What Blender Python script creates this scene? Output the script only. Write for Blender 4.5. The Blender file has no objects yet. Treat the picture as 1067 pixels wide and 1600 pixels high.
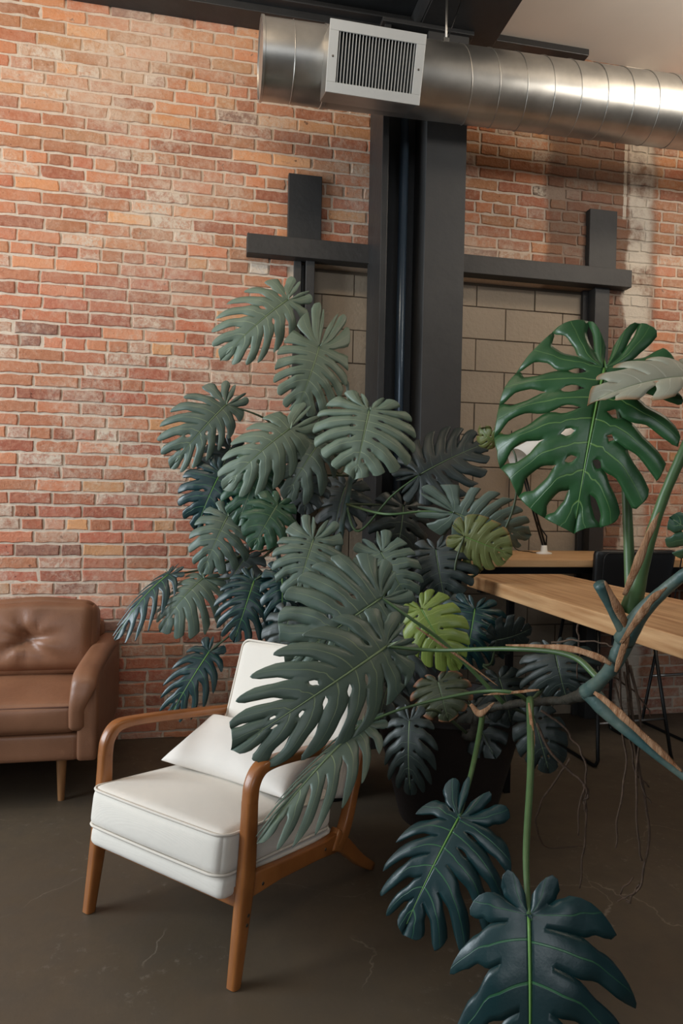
import bpy, bmesh, math, random
from mathutils import Vector, Matrix, Quaternion, noise
from math import sin, cos, tan, pi, radians, atan2, sqrt
random.seed(7)
S = bpy.context.scene
C = S.collection

# ------------------------------------------------------------------ camera
CH = 1.35; FP = 1067.0
psi, pit, rol = radians(11.5), radians(.86), radians(1.15)
F0 = Vector((sin(psi), cos(psi), 0)); R0 = Vector((cos(psi), -sin(psi), 0)); U0 = Vector((0, 0, 1))
CF = F0*cos(pit) - U0*sin(pit); U1 = U0*cos(pit) + F0*sin(pit)
CR = R0*cos(rol) + U1*sin(rol); CU = U1*cos(rol) - R0*sin(rol)
CO = Vector((0, 0, CH))
cam = bpy.data.cameras.new('camera'); co = bpy.data.objects.new('camera', cam); C.objects.link(co)
m = Matrix((CR, CU, -CF)).transposed().to_4x4(); m.translation = CO
co.matrix_world = m
cam.sensor_fit = 'VERTICAL'; cam.sensor_height = 36; cam.lens = FP/1600*36; cam.clip_start = .05
S.camera = co

# ------------------------------------------------------------------ light
w = bpy.data.worlds.new('world'); S.world = w; w.use_nodes = True
bg = w.node_tree.nodes['Background']; bg.inputs[0].default_value = (.74, .86, 1, 1); bg.inputs[1].default_value = .09
def area(name, loc, target, size, sizey, power, col):
    l = bpy.data.lights.new(name, 'AREA'); l.shape = 'RECTANGLE'; l.size = size; l.size_y = sizey; l.energy = power; l.color = col
    o = bpy.data.objects.new(name, l); C.objects.link(o); o.location = loc
    o.rotation_euler = (Vector(target)-Vector(loc)).to_track_quat('-Z', 'Y').to_euler(); return o
area('window_daylight', (-4.2, 2.3, 2.2), (1.2, 3.5, 1.7), 2.6, 2.2, 250, (.84, .93, 1))
area('window_daylight_front', (-.8, -4.5, 3.3), (.9, 3.0, 1.6), 4.0, 1.8, 85, (.90, .95, 1))
area('warm_wall_fill', (-.6, 2.2, 4.1), (-.5, 3.95, 3.1), 1.4, .4, 24, (1, .80, .58))  # added warm fill for the upper left wall, no lamp known there
area('warm_wall_fill_right', (3.6, 2.1, 4.1), (2.9, 3.95, 2.9), 1.4, .4, 28, (1, .84, .66))  # added warm fill for the right wall, unseen source
area('ceiling_fill_up', (3.2, 1.6, 3.3), (3.0, 2.2, 4.2), 1.2, .5, 50, (1, .93, .84))  # added fill that brightens the ceiling in place of bounced light
S.view_settings.view_transform = 'Standard'; S.view_settings.look = 'None'
S.view_settings.gamma = 1; S.view_settings.use_curve_mapping = False
S.view_settings.exposure = .0

# ------------------------------------------------------------------ helpers
def ray(x, y): return CF*FP + CR*(x-533.5) + CU*(800-y)
def atD(x, y, d): return CO + ray(x, y)*(d/FP)           # camera depth
def atY(x, y, Y): r = ray(x, y); return CO + r*(Y/r.y)
def lin(c): return tuple(((v/255+.055)/1.055)**2.4 if v/255 > .04045 else v/255/12.92 for v in c)+(1,)

def link(name, bm, mats, parent=None, smooth=True, matrix=None):
    me = bpy.data.meshes.new(name); bm.normal_update(); bm.to_mesh(me); bm.free()
    if not isinstance(mats, (list, tuple)): mats = [mats]
    for q in mats: me.materials.append(q)
    if smooth:
        for p in me.polygons: p.use_smooth = True
    o = bpy.data.objects.new(name, me); C.objects.link(o)
    if parent: o.parent = parent
    if matrix: o.matrix_local = matrix
    return o
def tag(o, label=None, cat=None, group=None, kind=None):
    if label: o['label'] = label
    if cat: o['category'] = cat
    if group: o['group'] = group
    if kind: o['kind'] = kind
    return o
def empty(name, loc=(0, 0, 0), rz=0):
    o = bpy.data.objects.new(name, None); C.objects.link(o); o.location = loc; o.rotation_euler = (0, 0, rz)
    o.empty_display_size = .1; return o
def flat_sharp(o, ang=40):
    me = o.data
    for p in me.polygons: p.use_smooth = True
    try: me.set_sharp_from_angle(angle=radians(ang))
    except Exception: pass
    return o
def box(bm, a, b, bev=0, mi=0, M=None):
    a = Vector(a); b = Vector(b); vs = []
    r = bmesh.ops.create_cube(bm, size=1)
    for v in r['verts']:
        v.co = Vector(((a.x+b.x)/2+v.co.x*(b.x-a.x), (a.y+b.y)/2+v.co.y*(b.y-a.y), (a.z+b.z)/2+v.co.z*(b.z-a.z)))
        if M: v.co = M @ v.co
    fs = set(f for v in r['verts'] for f in v.link_faces)
    for f in fs: f.material_index = mi
    if bev:
        es = list(set(e for v in r['verts'] for e in v.link_edges))
        bmesh.ops.bevel(bm, geom=es, offset=bev, segments=2, affect='EDGES', profile=.5)
    return bm
def tube(bm, pts, rad, n=8, mi=0, caps=True, uv=False):
    pts = [Vector(p) for p in pts]
    if not isinstance(rad, (list, tuple)): rad = [rad]*len(pts)
    t0 = (pts[1]-pts[0]).normalized(); a = t0.orthogonal().normalized(); rings = []
    for i, p in enumerate(pts):
        t = (pts[min(i+1, len(pts)-1)]-pts[max(i-1, 0)])
        if t.length < 1e-9: t = t0
        t.normalize()
        a = (a - t*a.dot(t)).normalized(); b = t.cross(a)
        rings.append([bm.verts.new(p + (a*cos(2*pi*k/n)+b*sin(2*pi*k/n))*rad[i]) for k in range(n)])
    for i in range(len(rings)-1):
        for k in range(n):
            f = bm.faces.new((rings[i][k], rings[i][(k+1) % n], rings[i+1][(k+1) % n], rings[i+1][k])); f.material_index = mi
    if caps:
        f = bm.faces.new(rings[0][::-1]); f.material_index = mi
        f = bm.faces.new(rings[-1]); f.material_index = mi
    return bm
def crv(P, n=8):       # catmull-rom through points (works on tuples of any size)
    P = [tuple(p) for p in P]; out = []
    Q = [tuple(2*a-b for a, b in zip(P[0], P[1]))]+P+[tuple(2*a-b for a, b in zip(P[-1], P[-2]))]
    for i in range(1, len(Q)-2):
        for k in range(n):
            t = k/n
            out.append(tuple(.5*(2*b+(c-a)*t+(2*a-5*b+4*c-d)*t*t+(3*b-a-3*c+d)*t**3) for a, b, c, d in zip(Q[i-1], Q[i], Q[i+1], Q[i+2])))
    out.append(P[-1]); return out
def lathe(bm, prof, n=32, cen=(0, 0, 0), mi=0):
    cen = Vector(cen); R = []
    for r, z in prof:
        R.append([bm.verts.new(cen+Vector((max(r, 1e-4)*cos(2*pi*k/n), max(r, 1e-4)*sin(2*pi*k/n), z))) for k in range(n)])
    for i in range(len(R)-1):
        for k in range(n):
            f = bm.faces.new((R[i][k], R[i][(k+1) % n], R[i+1][(k+1) % n], R[i+1][k])); f.material_index = mi
    bmesh.ops.remove_doubles(bm, verts=bm.verts, dist=1e-5)
    bmesh.ops.recalc_face_normals(bm, faces=bm.faces)
    return bm
def cushion(bm, sx, sy, sz, r=.03, puff=(0, 0, .02), N=14, M=None, fn=None, mi=0):
    """rounded puffed block centred at origin"""
    r0 = bmesh.ops.create_cube(bm, size=2)
    bmesh.ops.subdivide_edges(bm, edges=list(set(e for v in r0['verts'] for e in v.link_edges)), cuts=N, use_grid_fill=True)
    vs = list(bm.verts)
    h = Vector((sx/2, sy/2, sz/2)); rr = min(r, h.x, h.y, h.z)
    for v in vs:
        u = v.co.copy()
        # spread samples toward edges
        q = Vector([sin(c*pi/2) for c in u])
        p = Vector((q.x*h.x, q.y*h.y, q.z*h.z))
        inn = Vector([max(-(h[i]-rr), min(h[i]-rr, p[i])) for i in range(3)])
        d = p-inn
        if d.length > 1e-7: p = inn + d.normalized()*min(rr, max(abs(d.x), abs(d.y), abs(d.z)))
        X, Y, Z = q
        p.z += (1 if Z > 0 else -1)*puff[2]*(1-X*X)*(1-Y*Y)*abs(Z)
        p.x += (1 if X > 0 else -1)*puff[0]*(1-Z*Z)*(1-Y*Y)*abs(X)
        p.y += (1 if Y > 0 else -1)*puff[1]*(1-X*X)*(1-Z*Z)*abs(Y)
        if fn: p = fn(p, q)
        v.co = M @ p if M else p
    for f in bm.faces: f.material_index = mi
    return bm
def rrect(sx, sy, r, z, n=6):
    pts = []
    for cx, cy, a0 in ((1, 1, 0), (-1, 1, 90), (-1, -1, 180), (1, -1, 270)):
        for k in range(n+1):
            a = radians(a0+90*k/n)
            pts.append(Vector((cx*(sx/2-r)+r*cos(a), cy*(sy/2-r)+r*sin(a), z)))
    # densify
    out = []
    for i in range(len(pts)):
        a, b = pts[i], pts[(i+1) % len(pts)]
        m_ = max(1, int((b-a).length/.03))
        for k in range(m_): out.append(a.lerp(b, k/m_))
    out.append(pts[0].copy()); return out
def sweep(bm, path, side, sizes, n=4, bev=.3, mi=0):
    """path of points; side = fixed thickness axis; sizes = list of (along side, along normal) half sizes; rounded section"""
    side = Vector(side).normalized(); rings = []
    sec = []
    for cx, cy, a0 in ((1, 1, 0), (-1, 1, 90), (-1, -1, 180), (1, -1, 270)):
        for k in range(n+1):
            a = radians(a0+90*k/n); sec.append((cx*(1-bev)+bev*cos(a), cy*(1-bev)+bev*sin(a)))
    for i, p in enumerate(path):
        p = Vector(p); t = (Vector(path[min(i+1, len(path)-1)])-Vector(path[max(i-1, 0)])).normalized()
        nn = t.cross(side).normalized(); s = sizes[i]
        rings.append([bm.verts.new(p+side*(a*s[0])+nn*(b*s[1])) for a, b in sec])
    K = len(sec)
    for i in range(len(rings)-1):
        for k in range(K):
            bm.faces.new((rings[i][k], rings[i][(k+1) % K], rings[i+1][(k+1) % K], rings[i+1][k]))
    bm.faces.new(rings[0][::-1]); bm.faces.new(rings[-1])
    bmesh.ops.recalc_face_normals(bm, faces=bm.faces)
    return bm

# ------------------------------------------------------------------ materials
def mat(name, col, rough=.5, metal=0, spec=.5, nz=0, nscale=20, bump=0, bscale=60, stretch=None, col2=None, coat=0, coords='Object', detail=4):
    M = bpy.data.materials.new(name); M.use_nodes = True; N = M.node_tree; P = N.nodes['Principled BSDF']
    P.inputs['Roughness'].default_value = rough; P.inputs['Metallic'].default_value = metal
    P.inputs['Specular IOR Level'].default_value = spec; P.inputs['Coat Weight'].default_value = coat
    col = lin(col); P.inputs['Base Color'].default_value = col
    tc = N.nodes.new('ShaderNodeTexCoord'); mp = N.nodes.new('ShaderNodeMapping'); N.links.new(tc.outputs[coords], mp.inputs[0])
    if stretch: mp.inputs['Scale'].default_value = stretch
    if nz or col2:
        t = N.nodes.new('ShaderNodeTexNoise'); t.inputs['Scale'].default_value = nscale; t.inputs['Detail'].default_value = detail
        N.links.new(mp.outputs[0], t.inputs['Vector'])
        r = N.nodes.new('ShaderNodeValToRGB'); r.color_ramp.elements[0].position = .3; r.color_ramp.elements[1].position = .7
        c2 = lin(col2) if col2 else tuple(min(1, v*(1+nz)) for v in col[:3])+(1,)
        c1 = col if col2 else tuple(v*(1-nz) for v in col[:3])+(1,)
        r.color_ramp.elements[0].color = c1; r.color_ramp.elements[1].color = c2
        N.links.new(t.outputs['Fac'], r.inputs[0]); N.links.new(r.outputs[0], P.inputs['Base Color'])
    if bump:
        t = N.nodes.new('ShaderNodeTexNoise'); t.inputs['Scale'].default_value = bscale; t.inputs['Detail'].default_value = 5
        N.links.new(mp.outputs[0], t.inputs['Vector'])
        b = N.nodes.new('ShaderNodeBump'); b.inputs['Strength'].default_value = bump; b.inputs['Distance'].default_value = .01
        N.links.new(t.outputs['Fac'], b.inputs['Height']); N.links.new(b.outputs[0], P.inputs['Normal'])
    return M
def mth(N, op, a, b=None, c=None, clamp=False):
    n = N.nodes.new('ShaderNodeMath'); n.operation = op; n.use_clamp = clamp
    for i, v in enumerate((a, b, c)):
        if v is None: continue
        if isinstance(v, (int, float)): n.inputs[i].default_value = v
        else: N.links.new(v, n.inputs[i])
    return n.outputs[0]
def mixc(N, f, a, b):
    n = N.nodes.new('ShaderNodeMix'); n.data_type = 'RGBA'
    for i, v in ((0, f), (6, a), (7, b)):
        if isinstance(v, (int, float, tuple)): n.inputs[i].default_value = v
        else: N.links.new(v, n.inputs[i])
    return n.outputs[2]
def sstep(N, x, a, b):
    n = N.nodes.new('ShaderNodeMapRange'); n.interpolation_type = 'SMOOTHSTEP'
    n.inputs[1].default_value = a; n.inputs[2].default_value = b; N.links.new(x, n.inputs[0]); return n.outputs[0]
def noiz(N, vec, scale, detail=4, rough=.6):
    t = N.nodes.new('ShaderNodeTexNoise'); t.inputs['Scale'].default_value = scale; t.inputs['Detail'].default_value = detail
    t.inputs['Roughness'].default_value = rough; N.links.new(vec, t.inputs['Vector']); return t.outputs['Fac']

M_steel = mat('black_painted_steel', (38, 38, 38), .45, nz=.15, nscale=8, bump=.15, bscale=30)
M_post = mat('charcoal_painted_post', (52, 51, 50), .6, nz=.12, nscale=5, bump=.35, bscale=14)
M_lintel = mat('charcoal_lintel_paint', (50, 48, 46), .6, nz=.15, nscale=6, bump=.3, bscale=25)
M_pipe = mat('dark_blue_grey_pipe', (66, 80, 94), .25, .3)
M_cmu = mat('taupe_painted_block', (158, 142, 122), .75, nz=.06, nscale=3, bump=.5, bscale=45)
M_cmuj = mat('taupe_block_joint', (108, 95, 80), .9, bump=.4)
M_ceil = mat('ceiling_paint', (208, 199, 188), .8, nz=.04, nscale=2)
M_chairwood = mat('walnut_stained_wood', (132, 78, 34), .38, col2=(158, 98, 48), nscale=7, stretch=(6, 1, 1.2), bump=.05, bscale=40, coat=.15)
M_sofaleg = mat('oak_leg', (150, 105, 65), .45, nz=.15, nscale=8, stretch=(5, 5, 1))
M_table = mat('pine_tabletop', (158, 112, 70), .5, col2=(206, 165, 120), nscale=3.4, stretch=(11, .7, 11), bump=.08, bscale=30, detail=8)
M_counter = mat('pine_counter', (186, 140, 92), .5, col2=(212, 172, 126), nscale=3, stretch=(.8, 9, 9), bump=.06, bscale=30, detail=8)
M_leath = mat('black_leather', (24, 23, 23), .4, bump=.12, bscale=180)
M_white = mat('white_enamel', (232, 226, 216), .4)
M_blackm = mat('black_metal', (18, 18, 18), .35, .4)
M_chrome = mat('brushed_chrome', (190, 188, 184), .3, 1)
M_potd = mat('dark_brown_planter', (34, 26, 23), .6, nz=.15, nscale=10, bump=.1)
M_potb = mat('black_planter', (20, 20, 21), .6, nz=.1)
M_soil = mat('potting_soil', (38, 28, 20), .95, nz=.4, nscale=60, bump=.8, bscale=80)
M_stem = mat('green_stem', (86, 100, 90), .45, col2=(46, 78, 78), nscale=14, bump=.2, bscale=60)
M_petd = mat('dark_petiole', (62, 74, 50), .5, nz=.2, nscale=12)
M_petg = mat('green_petiole', (72, 98, 58), .42, nz=.2, nscale=10)
M_sheath = mat('dry_brown_sheath', (128, 82, 46), .75, col2=(176, 138, 104), nscale=12, stretch=(6, 6, 1), bump=.6, bscale=70)
M_root = mat('brown_aerial_root', (74, 56, 42), .8, nz=.3, nscale=40, bump=.5, bscale=120)
M_vine = mat('dark_woody_vine', (46, 42, 32), .7, nz=.35, nscale=30, bump=.5, bscale=60)
M_screw = mat('screw_metal', (90, 84, 76), .35, .8)

def fabric(name, c, scale=1.0):
    M = mat(name, c, .9, nz=.03, nscale=4, spec=.2); N = M.node_tree; P = N.nodes['Principled BSDF']
    tc = N.nodes.new('ShaderNodeTexCoord')
    a = N.nodes.new('ShaderNodeTexWave'); a.inputs['Scale'].default_value = 260; a.bands_direction = 'X'
    b = N.nodes.new('ShaderNodeTexWave'); b.inputs['Scale'].default_value = 260; b.bands_direction = 'Y'
    N.links.new(tc.outputs['Object'], a.inputs[0]); N.links.new(tc.outputs['Object'], b.inputs[0])
    n = noiz(N, tc.outputs['Object'], 5, 5)
    h = mth(N, 'ADD', mth(N, 'MULTIPLY', mth(N, 'ADD', a.outputs['Fac'], b.outputs['Fac']), .04), mth(N, 'MULTIPLY', n, 1.6))
    bp = N.nodes.new('ShaderNodeBump'); bp.inputs['Strength'].default_value = .35; bp.inputs['Distance'].default_value = .01
    N.links.new(h, bp.inputs['Height']); N.links.new(bp.outputs[0], P.inputs['Normal'])
    P.inputs['Sheen Weight'].default_value = .15
    return M
M_cream = fabric('off_white_linen', (226, 219, 208))
M_pillow = fabric('white_pillow_linen', (230, 224, 216))
M_pipe_c = mat('linen_piping', (214, 206, 194), .9)

def leather():
    M = mat('brown_leather', (140, 98, 72), .42, col2=(116, 78, 56), nscale=3, spec=.45); N = M.node_tree; P = N.nodes['Principled BSDF']
    tc = N.nodes.new('ShaderNodeTexCoord')
    v = N.nodes.new('ShaderNodeTexVoronoi'); v.inputs['Scale'].default_value = 260; N.links.new(tc.outputs['Object'], v.inputs['Vector'])
    n = noiz(N, tc.outputs['Object'], 9, 5)
    h = mth(N, 'ADD', mth(N, 'MULTIPLY', v.outputs['Distance'], .08), n)
    b = N.nodes.new('ShaderNodeBump'); b.inputs['Strength'].default_value = .3; b.inputs['Distance'].default_value = .01
    N.links.new(h, b.inputs['Height']); N.links.new(b.outputs[0], P.inputs['Normal'])
    return M
M_brown = leather()
M_seam = mat('leather_seam', (92, 56, 38), .5)

def galv():
    M = mat('galvanised_duct', (178, 176, 172), .27, .95); N = M.node_tree; P = N.nodes['Principled BSDF']
    tc = N.nodes.new('ShaderNodeTexCoord')
    v = N.nodes.new('ShaderNodeTexVoronoi'); v.inputs['Scale'].default_value = 45; N.links.new(tc.outputs['Object'], v.inputs['Vector'])
    n = noiz(N, tc.outputs['Object'], 6, 4)
    c = mixc(N, n, lin((150, 147, 142)), lin((206, 203, 196))); N.links.new(c, P.inputs['Base Color'])
    r = mth(N, 'ADD', mth(N, 'MULTIPLY', n, .12), .30); N.links.new(r, P.inputs['Roughness'])
    b = N.nodes.new('ShaderNodeBump'); b.inputs['Strength'].default_value = .12; b.inputs['Distance'].default_value = .01
    N.links.new(noiz(N, tc.outputs['Object'], 7, 1), b.inputs['Height']); N.links.new(b.outputs[0], P.inputs['Normal'])
    return M
M_galv = galv()
M_grille = mat('pale_grey_grille', (196, 196, 192), .4, .3)
M_dark_in = mat('grille_inner_shade', (24, 32, 38), .7)  # shade behind the grille vanes as a flat dark colour

def floor_mat():
    M = bpy.data.materials.new('polished_dark_concrete'); M.use_nodes = True; N = M.node_tree; P = N.nodes['Principled BSDF']
    tc = N.nodes.new('ShaderNodeTexCoord'); V = tc.outputs['Object']
    n1 = noiz(N, V, 1.3, 6); n2 = noiz(N, V, 9, 6)
    c = mixc(N, n1, lin((70, 60, 48)), lin((94, 81, 65)))
    c = mixc(N, sstep(N, n2, .35, .75), c, lin((78, 68, 56)))
    # pale hairline cracks and scuffs
    v = N.nodes.new('ShaderNodeTexVoronoi'); v.feature = 'DISTANCE_TO_EDGE'; v.inputs['Scale'].default_value = 1.1
    dv = N.nodes.new('ShaderNodeVectorMath'); dv.operation = 'ADD'
    tn = N.nodes.new('ShaderNodeTexNoise'); tn.inputs['Scale'].default_value = 2.5; tn.inputs['Detail'].default_value = 6; N.links.new(V, tn.inputs['Vector'])
    sc = N.nodes.new('ShaderNodeVectorMath'); sc.operation = 'SCALE'; sc.inputs[3].default_value = .5
    N.links.new(tn.outputs['Color'], sc.inputs[0]); N.links.new(V, dv.inputs[0]); N.links.new(sc.outputs[0], dv.inputs[1])
    N.links.new(dv.outputs[0], v.inputs['Vector'])
    crack = mth(N, 'SUBTRACT', 1, sstep(N, v.outputs['Distance'], .0, .0045))
    crack = mth(N, 'MULTIPLY', crack, sstep(N, noiz(N, V, 2.2, 3), .46, .6))
    scuff = mth(N, 'MULTIPLY', sstep(N, noiz(N, V, 26, 8, .75), .55, .68), sstep(N, noiz(N, V, 1.9, 3), .5, .62))
    c = mixc(N, mth(N, 'MULTIPLY', crack, .4), c, lin((150, 138, 122)))
    c = mixc(N, mth(N, 'MULTIPLY', scuff, .45), c, lin((140, 130, 118)))
    N.links.new(c, P.inputs['Base Color'])
    N.links.new(mth(N, 'ADD', mth(N, 'MULTIPLY', n2, .25), .38), P.inputs['Roughness'])
    b = N.nodes.new('ShaderNodeBump'); b.inputs['Strength'].default_value = .08; b.inputs['Distance'].default_value = .02
    N.links.new(n2, b.inputs['Height']); N.links.new(b.outputs[0], P.inputs['Normal'])
    return M
M_floor = floor_mat()

def brick_mats():
    out = []
    for nm in ('old_red_brick', 'lime_mortar'):
        M = bpy.data.materials.new(nm); M.use_nodes = True; N = M.node_tree; P = N.nodes['Principled BSDF']
        P.inputs['Roughness'].default_value = .85; P.inputs['Specular IOR Level'].default_value = .25
        tc = N.nodes.new('ShaderNodeTexCoord'); V = tc.outputs['Object']
        sp = N.nodes.new('ShaderNodeSeparateXYZ'); N.links.new(V, sp.inputs[0]); X, Z = sp.outputs[0], sp.outputs[2]
        mort = mixc(N, noiz(N, V, 30, 4), lin((196, 176, 156)), lin((226, 210, 190)))
        if nm == 'old_red_brick':
            at = N.nodes.new('ShaderNodeAttribute'); at.attribute_name = 'brickcol'
            n = noiz(N, V, 38, 6, .7)
            c = mixc(N, mth(N, 'MULTIPLY', sstep(N, n, .38, .7), .35), at.outputs['Color'], lin((214, 166, 136)))
            c = mixc(N, mth(N, 'MULTIPLY', sstep(N, noiz(N, V, 22, 6, .7), .6, .75), .45), c, lin((122, 66, 50)))
            c = mixc(N, mth(N, 'MULTIPLY', sstep(N, noiz(N, V, 27, 3, .6), .68, .73), .7), c, lin((86, 50, 38)))
            # worn pale film in patches
            big = noiz(N, V, 1.5, 4, .6); fine = noiz(N, V, 30, 8, .8)
            f = sstep(N, mth(N, 'ADD', mth(N, 'MULTIPLY', big, .9), mth(N, 'MULTIPLY', fine, .8)), .80, 1.06)
            at2 = N.nodes.new('ShaderNodeAttribute'); at2.attribute_name = 'worn'
            f = mth(N, 'ADD', mth(N, 'MULTIPLY', f, .6), mth(N, 'MULTIPLY', at2.outputs['Fac'], sstep(N, fine, .3, .6)), clamp=True)
            c = mixc(N, f, c, mort)
        else: c = mort
        haze = sstep(N, mth(N, 'ADD', noiz(N, V, 1.1, 5, .65), mth(N, 'MULTIPLY', noiz(N, V, 18, 6, .7), .45)), .68, .98)
        c = mixc(N, mth(N, 'MULTIPLY', haze, .38), c, lin((208, 180, 158)))
        # soot patch and white paint stripe left of the right hand opening (old chimney line)
        wob = mth(N, 'MULTIPLY', mth(N, 'SUBTRACT', noiz(N, V, 5, 5), .5), .16)
        X2 = mth(N, 'ADD', X, wob); Z2 = mth(N, 'ADD', Z, mth(N, 'MULTIPLY', wob, 3))
        soot = mth(N, 'MULTIPLY', mth(N, 'MULTIPLY', sstep(N, X2, 2.03, 2.1), mth(N, 'SUBTRACT', 1, sstep(N, X2, 2.78, 2.88))), sstep(N, Z2, 2.2, 2.6))
        soot2 = mth(N, 'MULTIPLY', mth(N, 'MULTIPLY', sstep(N, X2, 2.4, 2.5), mth(N, 'SUBTRACT', 1, sstep(N, X2, 2.68, 2.76))), mth(N, 'SUBTRACT', 1, sstep(N, Z2, 2.6, 2.8)))
        c = mixc(N, mth(N, 'MULTIPLY', mth(N, 'MAXIMUM', soot, soot2), .75), c, lin((108, 84, 70)))
        st = mth(N, 'MULTIPLY', sstep(N, X2, 2.62, 2.66), mth(N, 'SUBTRACT', 1, sstep(N, X2, 2.78, 2.84)))
        st = mth(N, 'MULTIPLY', st, sstep(N, noiz(N, V, 5, 6, .7), .32, .56))
        stl = mth(N, 'MULTIPLY', mth(N, 'MULTIPLY', sstep(N, X, 2.595, 2.60), mth(N, 'SUBTRACT', 1, sstep(N, X, 2.618, 2.624))), sstep(N, Z, 3.18, 3.2))
        st = mth(N, 'MAXIMUM', mth(N, 'MULTIPLY', st, .9), mth(N, 'MULTIPLY', stl, .8))
        c = mixc(N, st, c, lin((214, 202, 184)))
        N.links.new(c, P.inputs['Base Color'])
        b = N.nodes.new('ShaderNodeBump'); b.inputs['Strength'].default_value = .9; b.inputs['Distance'].default_value = .008
        N.links.new(noiz(N, V, 60, 8, .75), b.inputs['Height']); N.links.new(b.outputs[0], P.inputs['Normal'])
        out.append(M)
    return out
M_brick, M_mortar = brick_mats()

# ------------------------------------------------------------------ structure
WY = 3.95
OX0, OX1, OZ = .50, 2.47, 2.735       # blocked-up opening
def struct(name, bm, mats, **k):
    o = link(name, bm, mats, **k); o['kind'] = 'structure'; return o

bm = bmesh.new(); box(bm, (-5, -5.5, -.12), (5.5, 4.25, 0)); struct('floor', bm, M_floor, smooth=False)
bm = bmesh.new(); box(bm, (-5, -5.5, 4.16), (5.5, 4.25, 4.3)); struct('ceiling', bm, M_ceil, smooth=False)

def build_wall():
    bm = bmesh.new()
    colL = bm.loops.layers.float_color.new('brickcol')
    wrn = bm.loops.layers.float.new('worn') if hasattr(bm.loops.layers, 'float') else None
    def mbox(a, b): box(bm, a, b, mi=1)
    mbox((-3.2, WY+.004, 0), (OX0, 4.25, 4.16)); mbox((OX1, WY+.004, 0), (5.5, 4.25, 4.16)); mbox((OX0, WY+.004, OZ), (OX1, 4.25, 4.16))
    ch = .0703; z0 = 1.091 - ch*16
    reds = [(184, 114, 86), (178, 106, 80), (190, 122, 90), (172, 100, 78), (194, 128, 94), (170, 98, 78), (184, 118, 90), (178, 108, 84)]
    rnd = random.Random(3)
    row = 0
    while z0 < 4.16:
        za, zb = max(z0+.006, .002), min(z0+ch-.0075, 4.155)
        header = (row % 7 == 3)
        L = .116 if header else .228
        x = -1.9 + (0 if row % 2 else L*.5) + rnd.uniform(-.02, .02)
        while x < 3.9:
            l = L*rnd.uniform(.96, 1.03)
            if not header and rnd.random() < .07: l *= .5
            xa, xb = x+.006, x+l-.007; x += l
            # cut at opening
            segs = [(xa, xb)]
            if za < OZ-.02:
                segs = [(a, b) for a, b in ((xa, min(xb, OX0-.004)), (max(xa, OX1+.004), xb)) if b-a > .03]
                if xb < OX0 or xa > OX1: segs = [(xa, xb)]
            for a, b in segs:
                if zb-za < .02: continue
                hgt = (za+zb)/2
                # hole in the wall: shade inside it painted as a short dark brick
                dark = abs(hgt-3.32) < .036 and a < 2.04 < b
                if dark: b = min(b, a+.09)
                white = (abs(hgt-2.69) < .04 and a < .33 < b)
                dep = WY - rnd.uniform(.0005, .0045)
                broken = rnd.random() < .05
                if broken: dep = WY+rnd.uniform(.0, .003)
                j = .0034 if not broken else .006
                n = 3 if (b-a) < .14 else 6
                out = []
                for k in range(n): out.append((a+(b-a)*k/n, za))
                for k in range(2): out.append((b, za+(zb-za)*k/2))
                for k in range(n): out.append((b-(b-a)*k/n, zb))
                for k in range(2): out.append((a, zb-(zb-za)*k/2))
                out = [(px+rnd.uniform(-j, j), pz+rnd.uniform(-j, j)) for px, pz in out]
                cx, cz = (a+b)/2, (za+zb)/2
                bk = [bm.verts.new((px, WY+.02, pz)) for px, pz in out]
                r1 = [bm.verts.new((px, dep+.0035, pz)) for px, pz in out]
                fr = [bm.verts.new((px+(cx-px)*.035*(.228/(b-a)), dep+rnd.uniform(-.0012, .0012), pz+(cz-pz)*.11)) for px, pz in out]
                K = len(out); fs = []
                for k in range(K):
                    fs.append(bm.faces.new((bk[k], bk[(k+1) % K], r1[(k+1) % K], r1[k])))
                    fs.append(bm.faces.new((r1[k], r1[(k+1) % K], fr[(k+1) % K], fr[k])))
                fs.append(bm.faces.new(fr))
                c = rnd.choice(reds); v = rnd.uniform(.86, 1.1)
                up = max(0, min(1, (hgt-2.2)/1.6))     # warm glow high on the wall put into the brick colour
                c = (c[0]*(1+.06*up), c[1]*(1+.15*up), c[2]*(1+.04*up))
                if rnd.random() < .03: c = (140, 96, 82)
                if rnd.random() < .04: c = (206, 150, 104)
                if white: c = (196, 190, 180)
                if dark: c = (26, 16, 12)
                lc = lin(tuple(min(255, q*v) for q in c))
                wv = 0.0
                pn = noise.noise(Vector((cx*.8, cz*.8, 3)))
                if rnd.random() < .14+.25*max(0, pn): wv = rnd.uniform(.3, .8)
                if white: wv = .9
                for f in fs:
                    for lp in f.loops:
                        lp[colL] = lc
                        if wrn: lp[wrn] = wv
        z0 += ch; row += 1
    bmesh.ops.recalc_face_normals(bm, faces=bm.faces)
    return struct('wall_back', bm, [M_brick, M_mortar], smooth=False)
build_wall()

# painted blocks filling the opening
bm = bmesh.new(); box(bm, (OX0-.02, 4.045, 0), (OX1+.02, 4.24, OZ+.02), mi=1)
bh, bl = .2, .392; zz = 2.585-bh*13; r = 0
rnd = random.Random(5)
while zz < 2.72:
    x = OX0-.02+(0 if r % 2 else -.196)
    while x < OX1:
        a, b, c, d = max(x+.003, OX0-.01), min(x+bl-.003, OX1+.01), max(zz+.003, 0.001), min(zz+bh-.003, 2.715)
        if b-a > .03 and d-c > .02: box(bm, (a, 4.036+rnd.uniform(-.003, .002), c), (b, 4.06, d), bev=.003)
        x += bl
    zz += bh; r += 1
o = struct('wall_infill', bm, [M_cmu, M_cmuj], smooth=False)

def steel(name, boxes, m_, label, cat, bev=.004):
    bm = bmesh.new()
    for a, b in boxes: box(bm, a, b, bev=bev)
    o = link(name, bm, m_, smooth=False); return o
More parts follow.
